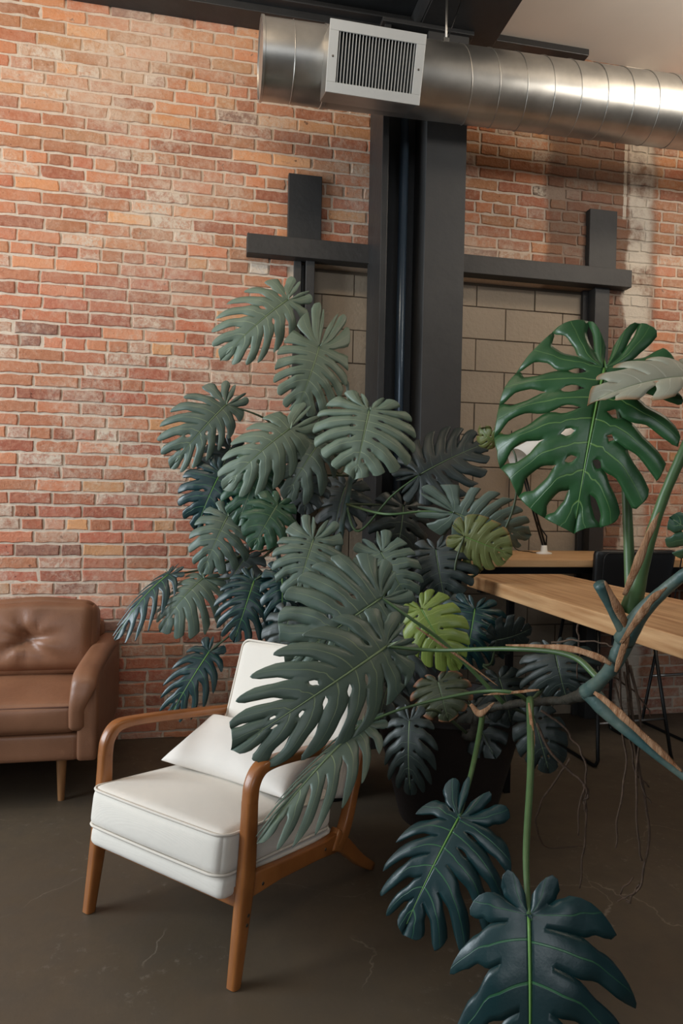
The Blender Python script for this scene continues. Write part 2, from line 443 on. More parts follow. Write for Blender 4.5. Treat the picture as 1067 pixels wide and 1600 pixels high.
# lintel + frame around the blocked opening (structure of the building)
def st(name, boxes, m_=M_lintel, bev=.003):
    o = steel(name, boxes, m_, None, None, bev); o['kind'] = 'structure'; return o
st('trim_1', [((.219, 3.87, 2.733), (2.62, 3.96, 2.842))])                         # lintel
st('trim_2', [((.45, 3.915, 2.842), (.644, 3.96, 3.222))], M_steel)
st('trim_3', [((2.341, 3.905, 2.842), (2.53, 3.96, 3.214))])
st('trim_4', [((.492, 3.93, 0), (.535, 4.05, 2.733)), ((.535, 3.985, 0), (.56, 4.0, 2.733)), ((.56, 3.91, 0), (.61, 4.05, 2.733))])
st('trim_5', [((2.40, 3.92, 0), (2.50, 4.05, 2.733)), ((2.365, 4.0, 0), (2.40, 4.03, 2.733))])
bm = bmesh.new()
for z in (2.62, 1.9): lathe(bm, [(0, .012), (.012, .008), (.014, 0)], 10)
bm.free()
# ledger beam below the ceiling and the cross beam
st('trim_6', [((-3, 3.80, 4.02), (1.12, 3.95, 4.16)), ((-3, 3.55, 4.13), (1.12, 3.80, 4.16)), ((-3, 3.74, 4.06), (1.12, 3.80, 4.072)), ((1.57, 3.86, 4.12), (2.28, 3.945, 4.16))], M_steel)
st('trim_7', [((1.12, -5.2, 3.95), (1.57, 3.945, 3.975)), ((1.33, -5.2, 3.97), (1.36, 3.945, 4.16)), ((1.12, -5.2, 4.14), (1.57, 3.945, 4.16)), ((1.12, 2.6, 3.96), (1.15, 3.945, 4.16))], M_steel)
# ------------------------------------------------------------------ column
t = empty('steel_column', (1.16, 3.72, 0)); tag(t, 'black steel column with grey painted broad post in front of blocked-up opening', 'column')
def pbox(name, parent, boxes, m_, bev=.003, smooth=False):
    bm = bmesh.new(); L = parent.location
    for a, b in boxes: box(bm, Vector(a)-L, Vector(b)-L, bev=bev)
    return link(name, bm, m_, parent, smooth=smooth)
pbox('flange', t, [((.918, 3.6, 0), (.954, 3.90, 3.95))], M_steel)
pbox('web', t, [((.954, 3.80, 0), (1.164, 3.83, 3.95))], M_steel)
pbox('post', t, [((1.164, 3.60, 0), (1.398, 3.865, 3.95))], M_post, .004)
bm = bmesh.new(); tube(bm, [(1.068-1.16, 3.70-3.72, 0), (1.068-1.16, 3.70-3.72, 3.94)], .026, 20); link('conduit', bm, M_pipe, t)
pbox('cap_plate', t, [((.90, 3.58, 3.925), (1.42, 3.88, 3.949))], M_steel)

# ------------------------------------------------------------------ duct
def duct():
    A = Vector((.235, 3.35, 3.478)); B = Vector((4.4, 3.35, 3.556)); ax = (B-A).normalized()
    t = empty('spiral_duct', A); tag(t, 'round galvanised spiral ventilation duct running along under the ceiling', 'duct')
    bz = ax; s1 = Vector((0, 1, 0)); s2 = bz.cross(s1).normalized()
    R = .174; n = 56
    bm = bmesh.new()
    prof = [(0.0, R-.004), (0.0, R+.006), (.012, R+.006), (.014, R), (.30, R), (.302, R+.004), (.32, R+.004), (.322, R), (4.1, R)]
    rings = []
    for x, r in prof:
        rings.append([bm.verts.new(bz*x+(s1*cos(2*pi*k/n)+s2*sin(2*pi*k/n))*r) for k in range(n)])
    for i in range(len(rings)-1):
        for k in range(n): bm.faces.new((rings[i][k], rings[i][(k+1) % n], rings[i+1][(k+1) % n], rings[i+1][k]))
    cen = [bm.verts.new(bz*.006+(s1*cos(2*pi*k/n)+s2*sin(2*pi*k/n))*(R-.004)) for k in range(n)]
    for k in range(n): bm.faces.new((rings[0][(k+1) % n], rings[0][k], cen[k], cen[(k+1) % n]))
    bm.faces.new(cen[::-1])
    bmesh.ops.recalc_face_normals(bm, faces=bm.faces)
    o = link('duct_pipe', bm, M_galv, t); flat_sharp(o, 35)
    bm = bmesh.new(); P = []
    pitch = .148; N_ = int(3.1/pitch*40)
    for i in range(N_):
        a = 2*pi*i/40; x = .97+pitch*i/40-.03
        P.append(bz*x+(s1*cos(a)+s2*sin(a))*(R+.0008))
    tube(bm, P, .0028, 6); link('spiral_seam', bm, M_galv, t)
    bm = bmesh.new()
    for x in (.15,):
        tube(bm, [bz*x+(s1*cos(2*pi*k/48)+s2*sin(2*pi*k/48))*(R+.0005) for k in range(49)], .0025, 6)
    link('ring_seam', bm, M_galv, t)
    # grille box
    g = empty('grille', (0, 0, 0)); g.parent = t
    bpy.data.objects.remove(g)
    tilt = radians(17)
    M = Matrix.Translation(Vector((.733, 3.03, 3.333))-A) @ Matrix.Rotation(radians(.5), 4, 'Y') @ Matrix.Rotation(tilt, 4, 'X')
    W, Hh, D = .430, .272, .20
    bm = bmesh.new()
    # hollow frame, front toward -Y
    fw = .036
    for a, b in (((-W/2, 0, -Hh/2), (W/2, D, -Hh/2+.006)), ((-W/2, 0, Hh/2-.006), (W/2, D, Hh/2)),
                 ((-W/2, 0, -Hh/2+.006), (-W/2+.006, D, Hh/2-.006)), ((W/2-.006, 0, -Hh/2+.006), (W/2, D, Hh/2-.006))):
        box(bm, a, b, bev=.0015, M=M)
    ho = link('grille_box', bm, M_galv, t, smooth=False)
    bm = bmesh.new()
    for a, b in (((-W/2-.006, -.008, -Hh/2-.006), (W/2+.006, .002, -Hh/2+fw)), ((-W/2-.006, -.008, Hh/2-fw), (W/2+.006, .002, Hh/2+.006)),
                 ((-W/2-.006, -.008, -Hh/2+fw), (-W/2+fw, .002, Hh/2-fw)), ((W/2-fw, -.008, -Hh/2+fw), (W/2+.006, .002, Hh/2-fw))):
        box(bm, a, b, bev=.001, M=M)
    fr = link('grille_frame', bm, M_grille, t, smooth=False)
    bm = bmesh.new(); box(bm, (-W/2+.01, .06, -Hh/2+.01), (W/2-.01, .065, Hh/2-.01), M=M)
    link('grille_dark_backing', bm, M_dark_in, t, smooth=False)  # dark sheet standing in for the shade inside the box
    bm = bmesh.new(); n_ = 24
    for k in range(n_):
        x = -W/2+fw+(W-2*fw)*(k+.5)/n_
        box(bm, (x-.0016, -.003, -Hh/2+fw), (x+.0016, .02, Hh/2-fw), M=M)
    link('grille_vanes', bm, M_grille, t, smooth=False)
    for sx in (-1, 1):
        bm = bmesh.new(); lathe(bm, [(0, .003), (.004, .002), (.005, 0)], 10)
        for v in bm.verts: v.co = M @ (Matrix.Rotation(pi/2, 4, 'X') @ v.co + Vector((sx*(W/2-.016), -.008, 0)))
        link('screw', bm, M_screw, t)
    return t
duct()
t = empty('duct_hanger', (1.176, 3.35, 3.672)); tag(t, 'threaded rod with strap hanging the duct from the cross beam', 'hanger')
bm = bmesh.new(); tube(bm, [(0, 0, .0), (0, 0, .277)], .006, 8); link('rod', bm, M_galv, t)
bm = bmesh.new(); box(bm, (-.014, -.01, .0), (.014, .01, .05), bev=.002); link('clamp', bm, M_galv, t, smooth=False)
bm = bmesh.new(); tube(bm, [(.0, 0, .02), (.08, -.03, .277)], .0025, 6); link('brace_wire', bm, M_blackm, t)

# ------------------------------------------------------------------ counter, table, stools
bm = bmesh.new()
vs = [(1.22, 3.25), (4.4, 3.25), (4.4, 3.93), (1.43, 3.93), (1.43, 3.57), (1.22, 3.57)]
lo = [bm.verts.new((x-2, y-3.5, -.038)) for x, y in vs]; hi = [bm.verts.new((x-2, y-3.5, 0)) for x, y in vs]
bm.faces.new(hi); bm.faces.new(lo[::-1])
for i in range(6): bm.faces.new((lo[i], lo[(i+1) % 6], hi[(i+1) % 6], hi[i]))
bmesh.ops.bevel(bm, geom=[e for e in bm.edges], offset=.003, segments=2, affect='EDGES')
t = empty('wall_counter', (2, 3.5, 1.07)); tag(t, 'long pale pine counter fixed along the brick wall behind the table', 'counter')
link('counter_top', bm, M_counter, t, smooth=False)
bm = bmesh.new(); box(bm, (-.75, -.2, -.078), (2.4, -.16, -.0385), bev=.002); link('steel_rail', bm, M_blackm, t, smooth=False)
for x in (-.48, .95, 2.2):
    bm = bmesh.new(); box(bm, (x-.015, -.16, -.1), (x+.015, .42, -.0785)) ; box(bm, (x-.015, .38, -.36), (x+.015, .42, -.1)); link('bracket', bm, M_blackm, t, smooth=False)

t = empty('communal_table', (1.46, 1.95, 0), radians(-.6)); tag(t, 'thick solid pine high table in the right foreground below the big leaf', 'table')
bm = bmesh.new(); box(bm, (-.24, -1.15, .962), (.24, 1.09, 1.02), bev=.004); link('tabletop', bm, M_table, t, smooth=False)
for sy in (-1.0, 1.02):
    for sx in ((-.05,) if sy > 0 else (-.19, .19)):
        bm = bmesh.new(); box(bm, (sx-.015, sy-.015, 0), (sx+.015, sy+.015, .94), bev=.002); link('leg', bm, M_blackm, t, smooth=False)
    bm = bmesh.new(); box(bm, (-.21, sy-.02, .942), (.21, sy+.02, .9615), bev=.002); link('leg_plate', bm, M_blackm, t, smooth=False)

def stool(loc, rz, label):
    t = empty('bar_stool', loc, rz); tag(t, label, 'stool', 'black sled-base bar stools at the counter')
    bm = bmesh.new()
    def bf(p, q):
        p.x *= 1-.10*(1-(q.z+1)/2)          # narrower at the bottom
        p.y += -.02*(q.x**2)*-1 + .05*(q.z+1)/2*-1
        return p
    cushion(bm, .50, .055, .36, r=.027, puff=(0, .01, 0), N=10, fn=bf, M=Matrix.Translation((0, -.17, .95)))
    b = link('backrest', bm, M_leath, t)
    bm = bmesh.new(); P = [(x*1.0, -.245+.0, z) for x, z in [(v.x, v.y) for v in rrect(.475, .33, .03, 0)]]
    P = [Vector((x*(1-.05*(1-(z+.165)/.33)), -.205-.05*(z+.165)/.33-.013, z+.95)) for x, y, z in [(p[0], 0, p[2]) for p in P]]
    tube(bm, P, .0035, 5, caps=False); link('welt', bm, M_leath, b)
    bm = bmesh.new(); cushion(bm, .44, .42, .06, r=.028, puff=(0, 0, .01), N=8, M=Matrix.Translation((0, .05, .74))); link('seat', bm, M_leath, t)
    for s in (-1, 1):
        bm = bmesh.new()
        P = [(s*.17, -.13, .72), (s*.225, -.235, .04), (s*.235, -.235, .014), (s*.235, -.21, .0085), (s*.235, .25, .0085), (s*.235, .275, .014), (s*.225, .275, .04), (s*.17, .18, .72)]
        tube(bm, P, .0095, 8); link('leg', bm, M_blackm, t)
    bm = bmesh.new(); tube(bm, [(-.205, .247, .30), (.205, .247, .30)], .009, 8); link('footrest', bm, M_chrome, t)
    bm = bmesh.new(); tube(bm, [(-.212, -.205, .22), (.212, -.205, .22)], .007, 8); link('stretcher', bm, M_chrome, t)
    return t
stool((2.23, 3.42-.0, 0), radians(4), 'black leather bar stool whose back shows behind the pine table')
stool((2.98, 3.55, 0), radians(4), 'black bar stool at the right edge, only its thin sled legs showing')

# desk lamp on the counter
def lamp():
    b = atY(850, 861, 3.66); b.z = 1.07
    t = empty('desk_lamp', b); tag(t, 'architect desk lamp with white shade and black jointed arm on the wall counter', 'lamp')
    def L(x, y, Y=3.66): return atY(x, y, Y)-b
    bm = bmesh.new(); lathe(bm, [(0, 0), (.045, 0), (.045, .008), (.02, .014), (.016, .05), (0, .05)], 20); link('base', bm, M_white, t)
    top = L(818, 740)
    for dx in (-.008, .008):
        bm = bmesh.new(); tube(bm, [Vector((dx, 0, .045)), top+Vector((dx, 0, 0))], .0065, 8); link('lower_arm', bm, M_blackm, t)
    bm = bmesh.new(); tube(bm, [L(838, 815), L(854, 838), L(853, 858)], .004, 6); link('spring', bm, M_blackm, t)
    j = L(838, 668)
    for dx in (-.007, .007):
        bm = bmesh.new(); tube(bm, [top+Vector((dx, 0, 0)), j+Vector((dx, 0, 0))], .006, 8); link('upper_arm', bm, M_blackm, t)
    a = L(893, 670); c = L(812, 722, 3.55); ax = (c-a)
    bm = bmesh.new(); q = Vector((0, 0, 1)).rotation_difference(ax.normalized())
    h = ax.length
    lathe(bm, [(0, 0), (.05, .0), (.055, .015), (.062, .08), (.085, h), (.082, h), (.058, .08), (.05, .018), (0, .018)], 28)
    for v in bm.verts: v.co = a+q @ v.co
    link('lamp_shade', bm, M_white, t)
    bm = bmesh.new(); tube(bm, [a, j], .006, 8); link('shade_bracket', bm, M_blackm, t)
    bm = bmesh.new(); P = crv([(-.01, .05, .0), (-.03, .12, .004), (-.05, .30, .03), (-.06, .355, .3), (-.05, .36, .75)], 6)
    tube(bm, P, .0028, 6); link('cord', bm, M_blackm, t)
lamp()

# ------------------------------------------------------------------ sofa
def sofa():
    t = empty('leather_sofa', (-1.43, 3.45, 0)); tag(t, 'brown leather sofa with tufted back cushion against the brick wall', 'sofa')
    T = lambda x, y, z: Matrix.Translation((x+1.43, y-3.45, z))
    for i, cx in enumerate((-.815, -1.43, -2.045)):
        bm = bmesh.new()
        def fn(p, q):
            # button tuft: dimple with radiating folds on the front face
            if q.y < 0:
                r = sqrt((p.x/1.25)**2+((p.z+.015)/1.0)**2); a = atan2(p.z+.015, p.x)
                d = math.exp(-(r/.04)**2)*.05 + math.exp(-(r/.12)**2)*.03
                d += math.exp(-(r/.12)**2)*.011*(sin(a*7+.8)+.6*sin(a*4))*min(1, r/.03)
                p.y += d*(-q.y)
            p.z += .006*sin(p.x*14+1)*(q.z > 0)*q.z
            # pinched corners
            k = (abs(q.x)**6)*(abs(q.z)**6); p.y *= 1-.4*k
            return p
        cushion(bm, .612, .20, .36, r=.06, puff=(.004, .055, .012), N=40, fn=fn, M=T(cx, 3.62, .648) @ Matrix.Rotation(radians(-13), 4, 'X'))
        b = link('back_cushion', bm, M_brown, t)
        bm = bmesh.new(); lathe(bm, [(0, .006), (.008, .004), (.011, 0)], 12)
        for v in bm.verts: v.co = T(cx, 3.585, .62) @ Matrix.Rotation(radians(90-13), 4, 'X') @ v.co
        link('button', bm, M_brown, b)
        bm = bmesh.new(); cushion(bm, .612, .62, .135, r=.035, puff=(.002, .012, .016), N=16, M=T(cx, 3.365, .405)); s = link('seat_cushion', bm, M_brown, t)
        bm = bmesh.new(); P = [T(cx, 3.365, .405) @ v for v in rrect(.606, .614, .035, .05)]; tube(bm, P, .004, 6, caps=False); link('piping', bm, M_seam, s)
    bm = bmesh.new(); cushion(bm, 1.88, .84, .12, r=.02, puff=(0, 0, 0), N=10, M=T(-1.43, 3.495, .275)); link('base', bm, M_brown, t)
    bm = bmesh.new(); cushion(bm, 1.84, .12, .50, r=.04, puff=(0, 0, 0), N=10, M=T(-1.43, 3.865, .45)); link('back_frame', bm, M_brown, t)
    for s in (-1, 1):
        ox = -1.43+s*.955
        bm = bmesh.new(); cushion(bm, .085, .80, .36, r=.018, puff=(0, 0, 0), N=10, M=T(ox+s*.005, 3.46, .395)); link('arm_panel', bm, M_brown, t)
        # padded roll over the top and down the front
        bm = bmesh.new()
        P = crv([(3.85, .585), (3.5, .595), (3.15, .585), (3.05, .565), (3.015, .50), (3.015, .42), (3.022, .365)], 6)
        n = len(P); sz = [(.052, .034 if i < n*.55 else .028-.012*max(0, (i-n*.55)/(n*.45))) for i in range(n)]
        kk = [min(1, max(0, (i-n*.55)/(n*.2))) for i in range(n)]; sz = [(a*(1-.42*kk[i]), b) for i, (a, b) in enumerate(sz)]
        sz[-1] = (.014, .006); sz[-2] = (.024, .014)
        sweep(bm, [(ox+1.43-s*(.004+.026*kk[i]), y-3.45, z) for i, (y, z) in enumerate(P)], (1, 0, 0), sz, n=5, bev=.8); link('arm_pad', bm, M_brown, t)
    for x, y in ((-.595, 3.2), (-2.26, 3.2), (-.595, 3.78), (-2.26, 3.78)):
        bm = bmesh.new(); lathe(bm, [(0, 0), (.014, 0), (.024, .215), (0, .215)], 20, cen=(x+1.43, y-3.45, 0)); flat_sharp(link('leg', bm, M_sofaleg, t), 60)
sofa()

# ------------------------------------------------------------------ armchair
CW = .6213
AR = empty('lounge_armchair', (-.341, 2.318, 0), radians(-44.01)); tag(AR, 'off-white upholstered armchair with curved walnut wood arms, facing left', 'armchair')
def armchair():
    t = AR; W = CW
    for x in (0, W):
        s = 1 if x else -1
        # front leg
        P = crv([(0.0, 0.0), (.022, .14), (.044, .29), (.053, .42), (.056, .50)], 5)
        sz = [(.017+.003*min(1, z/.2), .017+.010*min(1, max(0, z/.27))-(.006*max(0, (z-.3)/.2))) for y, z in P]
        bm = bmesh.new(); sweep(bm, [(x, y, z) for y, z in P], (1, 0, 0), sz, bev=.6); flat_sharp(link('leg', bm, M_chairwood, t), 60)
        # armrest continuing out of the leg
        P = crv([(.056, .495), (.063, .540), (.086, .572), (.125, .583), (.22, .574), (.40, .545), (.56, .518), (.668, .500)], 6)
        sz = []
        for y, z in P:
            k = min(1, max(0, (y-.06)/.10)); e = max(0, (y-.5)/.17)
            sz.append((.020+.006*k-.006*e, .021-.006*k))
        bm = bmesh.new(); sweep(bm, [(x, y, z) for y, z in P], (1, 0, 0), sz, bev=.6); flat_sharp(link('armrest', bm, M_chairwood, t), 60)
        # rear upright
        P = crv([(.515, .175), (.57, .235), (.628, .37), (.705, .545)], 6)
        n = len(P); bm = bmesh.new(); sweep(bm, [(x, y, z) for y, z in P], (1, 0, 0), [(.018, .026-.008*i/n) for i in range(n)], bev=.4); link('back_post', bm, M_chairwood, t)
        # rear leg splayed backwards
        P = crv([(.49, .215), (.56, .165), (.66, .075), (.752, 0.008)], 6)
        n = len(P); bm = bmesh.new(); sweep(bm, [(x, y, z) for y, z in P], (1, 0, 0), [(.017, .036-.021*(i/n)**.7) for i in range(n)], bev=.3)
        for v in bm.verts: v.co.z = max(v.co.z, 0)
        link('leg', bm, M_chairwood, t)
        # side rail
        P = [(.045, .262), (.2, .242), (.4, .212), (.53, .195)]
        bm = bmesh.new(); sweep(bm, [(x, y, z) for y, z in P], (1, 0, 0), [(.013, .034), (.013, .025), (.013, .025), (.013, .034)], bev=.25); link('side_rail', bm, M_chairwood, t)
        for (y, z) in ((.105, .246), (.43, .208), (.035, .19), (.03, .165)):
            bm = bmesh.new(); lathe(bm, [(0, .002), (.0045, .0015), (.0055, 0)], 10)
            rr = .0135 if y > .05 else .0195
            for v in bm.verts: v.co = Matrix.Translation((x+s*rr, y, z)) @ Matrix.Rotation(s*pi/2, 4, 'Y') @ v.co
            link('bolt', bm, M_screw, t)
    bm = bmesh.new(); box(bm, (.018, .022, .205), (W-.018, .046, .262), bev=.004); link('front_rail', bm, M_chairwood, t, smooth=False)
    bm = bmesh.new(); box(bm, (.014, .50, .17), (W-.014, .524, .215), bev=.004); link('rear_rail', bm, M_chairwood, t, smooth=False)
    bm = bmesh.new(); box(bm, (.014, .648, .40), (W-.014, .67, .455), bev=.004); link('back_rail', bm, M_chairwood, t, smooth=False)
    R = Matrix.Rotation(radians(-7.5), 4, 'X')
    cx = W/2
    # lower upholstered pad
    B1 = Matrix.Translation((cx, -.02, .27)) @ R @ Matrix.Translation((0, .28, 0))
    bm = bmesh.new(); cushion(bm, W-.048, .57, .066, r=.024, puff=(0, .004, 0), N=14, M=B1); link('seat_pad', bm, M_cream, t)
    B2 = Matrix.Translation((cx, -.025, .365)) @ R @ Matrix.Translation((0, .28, 0))
    sx, sy = W-.044, .575
    def fc(p, q):
        k = (abs(q.x)**8)*(abs(q.y)**8); p.x *= 1-.022*k; p.y *= 1-.022*k; return p
    bm = bmesh.new(); cushion(bm, sx, sy, .125, r=.03, puff=(0, .010, .022), N=24, M=B2, fn=fc); s = link('seat_cushion', bm, M_cream, t)
    for z in (.054, -.054):
        bm = bmesh.new(); P = [B2 @ Vector((v.x, v.y-.004*(1-(v.x/(sx/2))**2) if v.y < -.2 else v.y, v.z)) for v in rrect(sx-.005, sy-.005, .045, z)]
        tube(bm, P, .0045, 6, caps=False); link('piping', bm, M_pipe_c, s)
    # back cushion leaning on the back posts
    bx, bz, by = W-.05, .49, .115
    B3 = Matrix.Translation((cx, .60, .30)) @ Matrix.Rotation(radians(-19), 4, 'X') @ Matrix.Translation((0, 0, bz/2))
    def fb(p, q):
        p.z += .006*cos(q.x*2)*(q.z > 0); return p
    bm = bmesh.new(); cushion(bm, bx, by, bz, r=.03, puff=(0, .014, 0), N=22, fn=fb, M=B3); s = link('back_cushion', bm, M_cream, t)
    for yy in (-.046, .046):
        bm = bmesh.new(); P = [B3 @ Vector((v.x, yy, v.y+.003)) for v in rrect(bx-.004, bz-.004, .032, 0)]
        tube(bm, P, .0045, 6, caps=False); link('piping', bm, M_pipe_c, s)
armchair()
def pillow():
    M = Matrix.Translation((.31, .400, .468)) @ Matrix.Rotation(radians(-70), 4, 'X') @ Matrix.Rotation(radians(0), 4, 'Y')
    bm = bmesh.new()
    N_ = 26; top = {}; bot = {}
    hx, hz = .275, .140
    for i in range(N_+1):
        for j in range(N_+1):
            u, v = -1+2*i/N_, -1+2*j/N_
            uu, vv = sin(u*pi/2), sin(v*pi/2)
            x = uu*hx*(1-.07*(1-vv*vv)); z = vv*hz*(1-.10*(1-uu*uu))
            th = .072*((1-uu**2)*(1-vv**2))**.42
            wr = .005*noise.noise(Vector((x*16, z*16, 0)))*(1-uu**4)
            e = (i in (0, N_) or j in (0, N_))
            a = bm.verts.new(M @ Vector((x, -th-wr, z)))
            top[i, j] = a
            bot[i, j] = a if e else bm.verts.new(M @ Vector((x, th*.75, z)))
    for i in range(N_):
        for j in range(N_):
            bm.faces.new((top[i, j], top[i+1, j], top[i+1, j+1], top[i, j+1]))
            q = [bot[i, j+1], bot[i+1, j+1], bot[i+1, j], bot[i, j]]
            try: bm.faces.new(q)
            except ValueError: pass
    o = link('lumbar_pillow', bm, M_pillow); 
    o.location = AR.location; o.rotation_euler = AR.rotation_euler
    tag(o, 'white lumbar pillow resting on the seat of the off-white armchair', 'pillow')
pillow()

# ------------------------------------------------------------------ planters
def planter(name, loc, prof, m_, label, soil_r, soil_z):
    t = empty(name, loc); tag(t, label, 'planter')
    bm = bmesh.new(); lathe(bm, prof, 48); flat_sharp(link('pot', bm, m_, t), 40)
    bm = bmesh.new(); lathe(bm, [(0, soil_z+.01), (soil_r*.6, soil_z+.006), (soil_r, soil_z)], 32)
    link('soil', bm, M_soil, t)
    return t
PA = Vector((1.06, 2.80, 0)); PB = Vector((.585, 3.14, 0))
planter('floor_planter', PA, [(0, 0), (.20, 0), (.205, .01), (.325, .47), (.335, .48), (.335, .5), (.315, .5), (.31, .47), (.29, .43), (0, .43)], M_potd,
        'large dark brown tapered planter holding the front monstera', .292, .44)
planter('floor_planter', PB, [(0, 0), (.15, 0), (.155, .01), (.185, .40), (.19, .41), (.19, .42), (.178, .42), (.17, .36), (0, .36)], M_potb,
        'black planter behind the armchair holding the rear monstera', .17, .37)

# ------------------------------------------------------------------ monstera
def leaf_mat(name, c1, c2, vein, rough=.42, trans=0, edge=None):
    M = bpy.data.materials.new(name); M.use_nodes = True; N = M.node_tree; P = N.nodes['Principled BSDF']
    uv = N.nodes.new('ShaderNodeUVMap'); uv.uv_map = 'leaf'
    sp = N.nodes.new('ShaderNodeSeparateXYZ'); N.links.new(uv.outputs[0], sp.inputs[0])
    s = mth(N, 'ABSOLUTE', sp.outputs[0]); u = sp.outputs[1]
    tc = N.nodes.new('ShaderNodeTexCoord')
    n = noiz(N, tc.outputs['Object'], 9, 4)
    base = mixc(N, n, lin(c1), lin(c2))
    # lateral vein at the lobe centre, fading to the margin
    wv = mth(N, 'ADD', mth(N, 'MULTIPLY', u, -.05), .085)
    lv = mth(N, 'SUBTRACT', 1, mth(N, 'DIVIDE', s, wv), clamp=True)
    lv = mth(N, 'MULTIPLY', mth(N, 'MINIMUM', mth(N, 'MULTIPLY', lv, 2), 1), mth(N, 'SUBTRACT', .75, mth(N, 'MULTIPLY', u, .55)))
    mv = mth(N, 'SUBTRACT', 1, mth(N, 'DIVIDE', u, .022), clamp=True)
    vm = mth(N, 'MAXIMUM', lv, mv)
    col = mixc(N, vm, base, lin(vein))
    if edge:
        at = N.nodes.new('ShaderNodeAttribute'); at.attribute_name = 'brown'
        k = sstep(N, mth(N, 'ADD', u, mth(N, 'MULTIPLY', n, .3)), edge[1], edge[1]+.18)
        col = mixc(N, k, col, lin(edge[0]))
    N.links.new(col, P.inputs['Base Color'])
    P.inputs['Roughness'].default_value = rough; P.inputs['Specular IOR Level'].default_value = .62
    N.links.new(mth(N, 'ADD', mth(N, 'MULTIPLY', noiz(N, tc.outputs['Object'], 14, 3), .18), rough-.09), P.inputs['Roughness'])
    b = N.nodes.new('ShaderNodeBump'); b.inputs['Strength'].default_value = .35; b.inputs['Distance'].default_value = .004
    h = mth(N, 'ADD', mth(N, 'MULTIPLY', vm, -1), mth(N, 'MULTIPLY', noiz(N, tc.outputs['Object'], 45, 3), .5))
    N.links.new(h, b.inputs['Height']); N.links.new(b.outputs[0], P.inputs['Normal'])
    if trans:
        tr = N.nodes.new('ShaderNodeBsdfTranslucent'); N.links.new(col, tr.inputs[0]); mx = N.nodes.new('ShaderNodeMixShader'); mx.inputs[0].default_value = trans
        out = N.nodes['Material Output']; N.links.new(P.outputs[0], mx.inputs[1]); N.links.new(tr.outputs[0], mx.inputs[2]); N.links.new(mx.outputs[0], out.inputs[0])
    return M
LM = {
 'grey': leaf_mat('leaf_grey_green', (88, 106, 90), (108, 124, 106), (150, 164, 132), .5, .08),
 'blue': leaf_mat('leaf_blue_green', (68, 90, 84), (92, 106, 88), (134, 150, 110), .46, .06),
 'green': leaf_mat('leaf_deep_green', (28, 62, 42), (42, 80, 54), (92, 128, 76), .42, .08),
 'bright': leaf_mat('leaf_glossy_green', (34, 72, 38), (50, 94, 52), (116, 152, 80), .36, .10),
 'dark': leaf_mat('leaf_dark_shade', (26, 36, 34), (38, 50, 46), (60, 76, 60), .48, .04),  # darkened leaf copy, shade deep in the foliage put into its colour
 'lime': leaf_mat('leaf_lime', (104, 128, 48), (144, 160, 76), (170, 184, 104), .42, .2),
 'olive': leaf_mat('leaf_olive', (88, 98, 52), (112, 116, 64), (146, 152, 96), .46, .15, edge=((140, 96, 56), 1.05)),
 'brown': leaf_mat('leaf_brown_edge', (54, 62, 42), (72, 76, 50), (104, 108, 76), .5, .1, edge=((140, 92, 62), .95)),
 'teal': leaf_mat('leaf_teal_shade', (10, 40, 44), (18, 56, 58), (62, 120, 72), .38, .04),  # teal tone of the shadows put into the leaf colour
 'pale': leaf_mat('leaf_pale_underside', (150, 150, 130), (172, 170, 150), (190, 188, 168), .6, .1, edge=((150, 112, 72), 1.0)),
 'greytip': leaf_mat('leaf_grey_brown_tips', (70, 84, 74), (88, 102, 88), (124, 138, 110), .5, .06, edge=((168, 124, 100), 1.12)),
}
OUT = [(.04, -.13), (.24, -.265), (.56, -.235), (.83, -.07), (.97, .14), (1.0, .36), (.93, .57), (.77, .75), (.53, .90), (.26, 1.0), (.0, 1.06)]
OUTC = None
def outline(v):
    f = v*(len(OUT)-1); i = min(int(f), len(OUT)-2); t = f-i
    g = lambda k: OUT[max(0, min(len(OUT)-1, k))]
    a, b, c, d = g(i-1), g(i), g(i+1), g(i+2)
    return tuple(.5*(2*b[q]+(c[q]-a[q])*t+(2*a[q]-5*b[q]+4*c[q]-d[q])*t*t+(3*b[q]-a[q]-3*c[q]+d[q])*t**3) for q in (0, 1))
def ss(a, b, x):
    t = max(0, min(1, (x-a)/(b-a))); return t*t*(3-2*t)
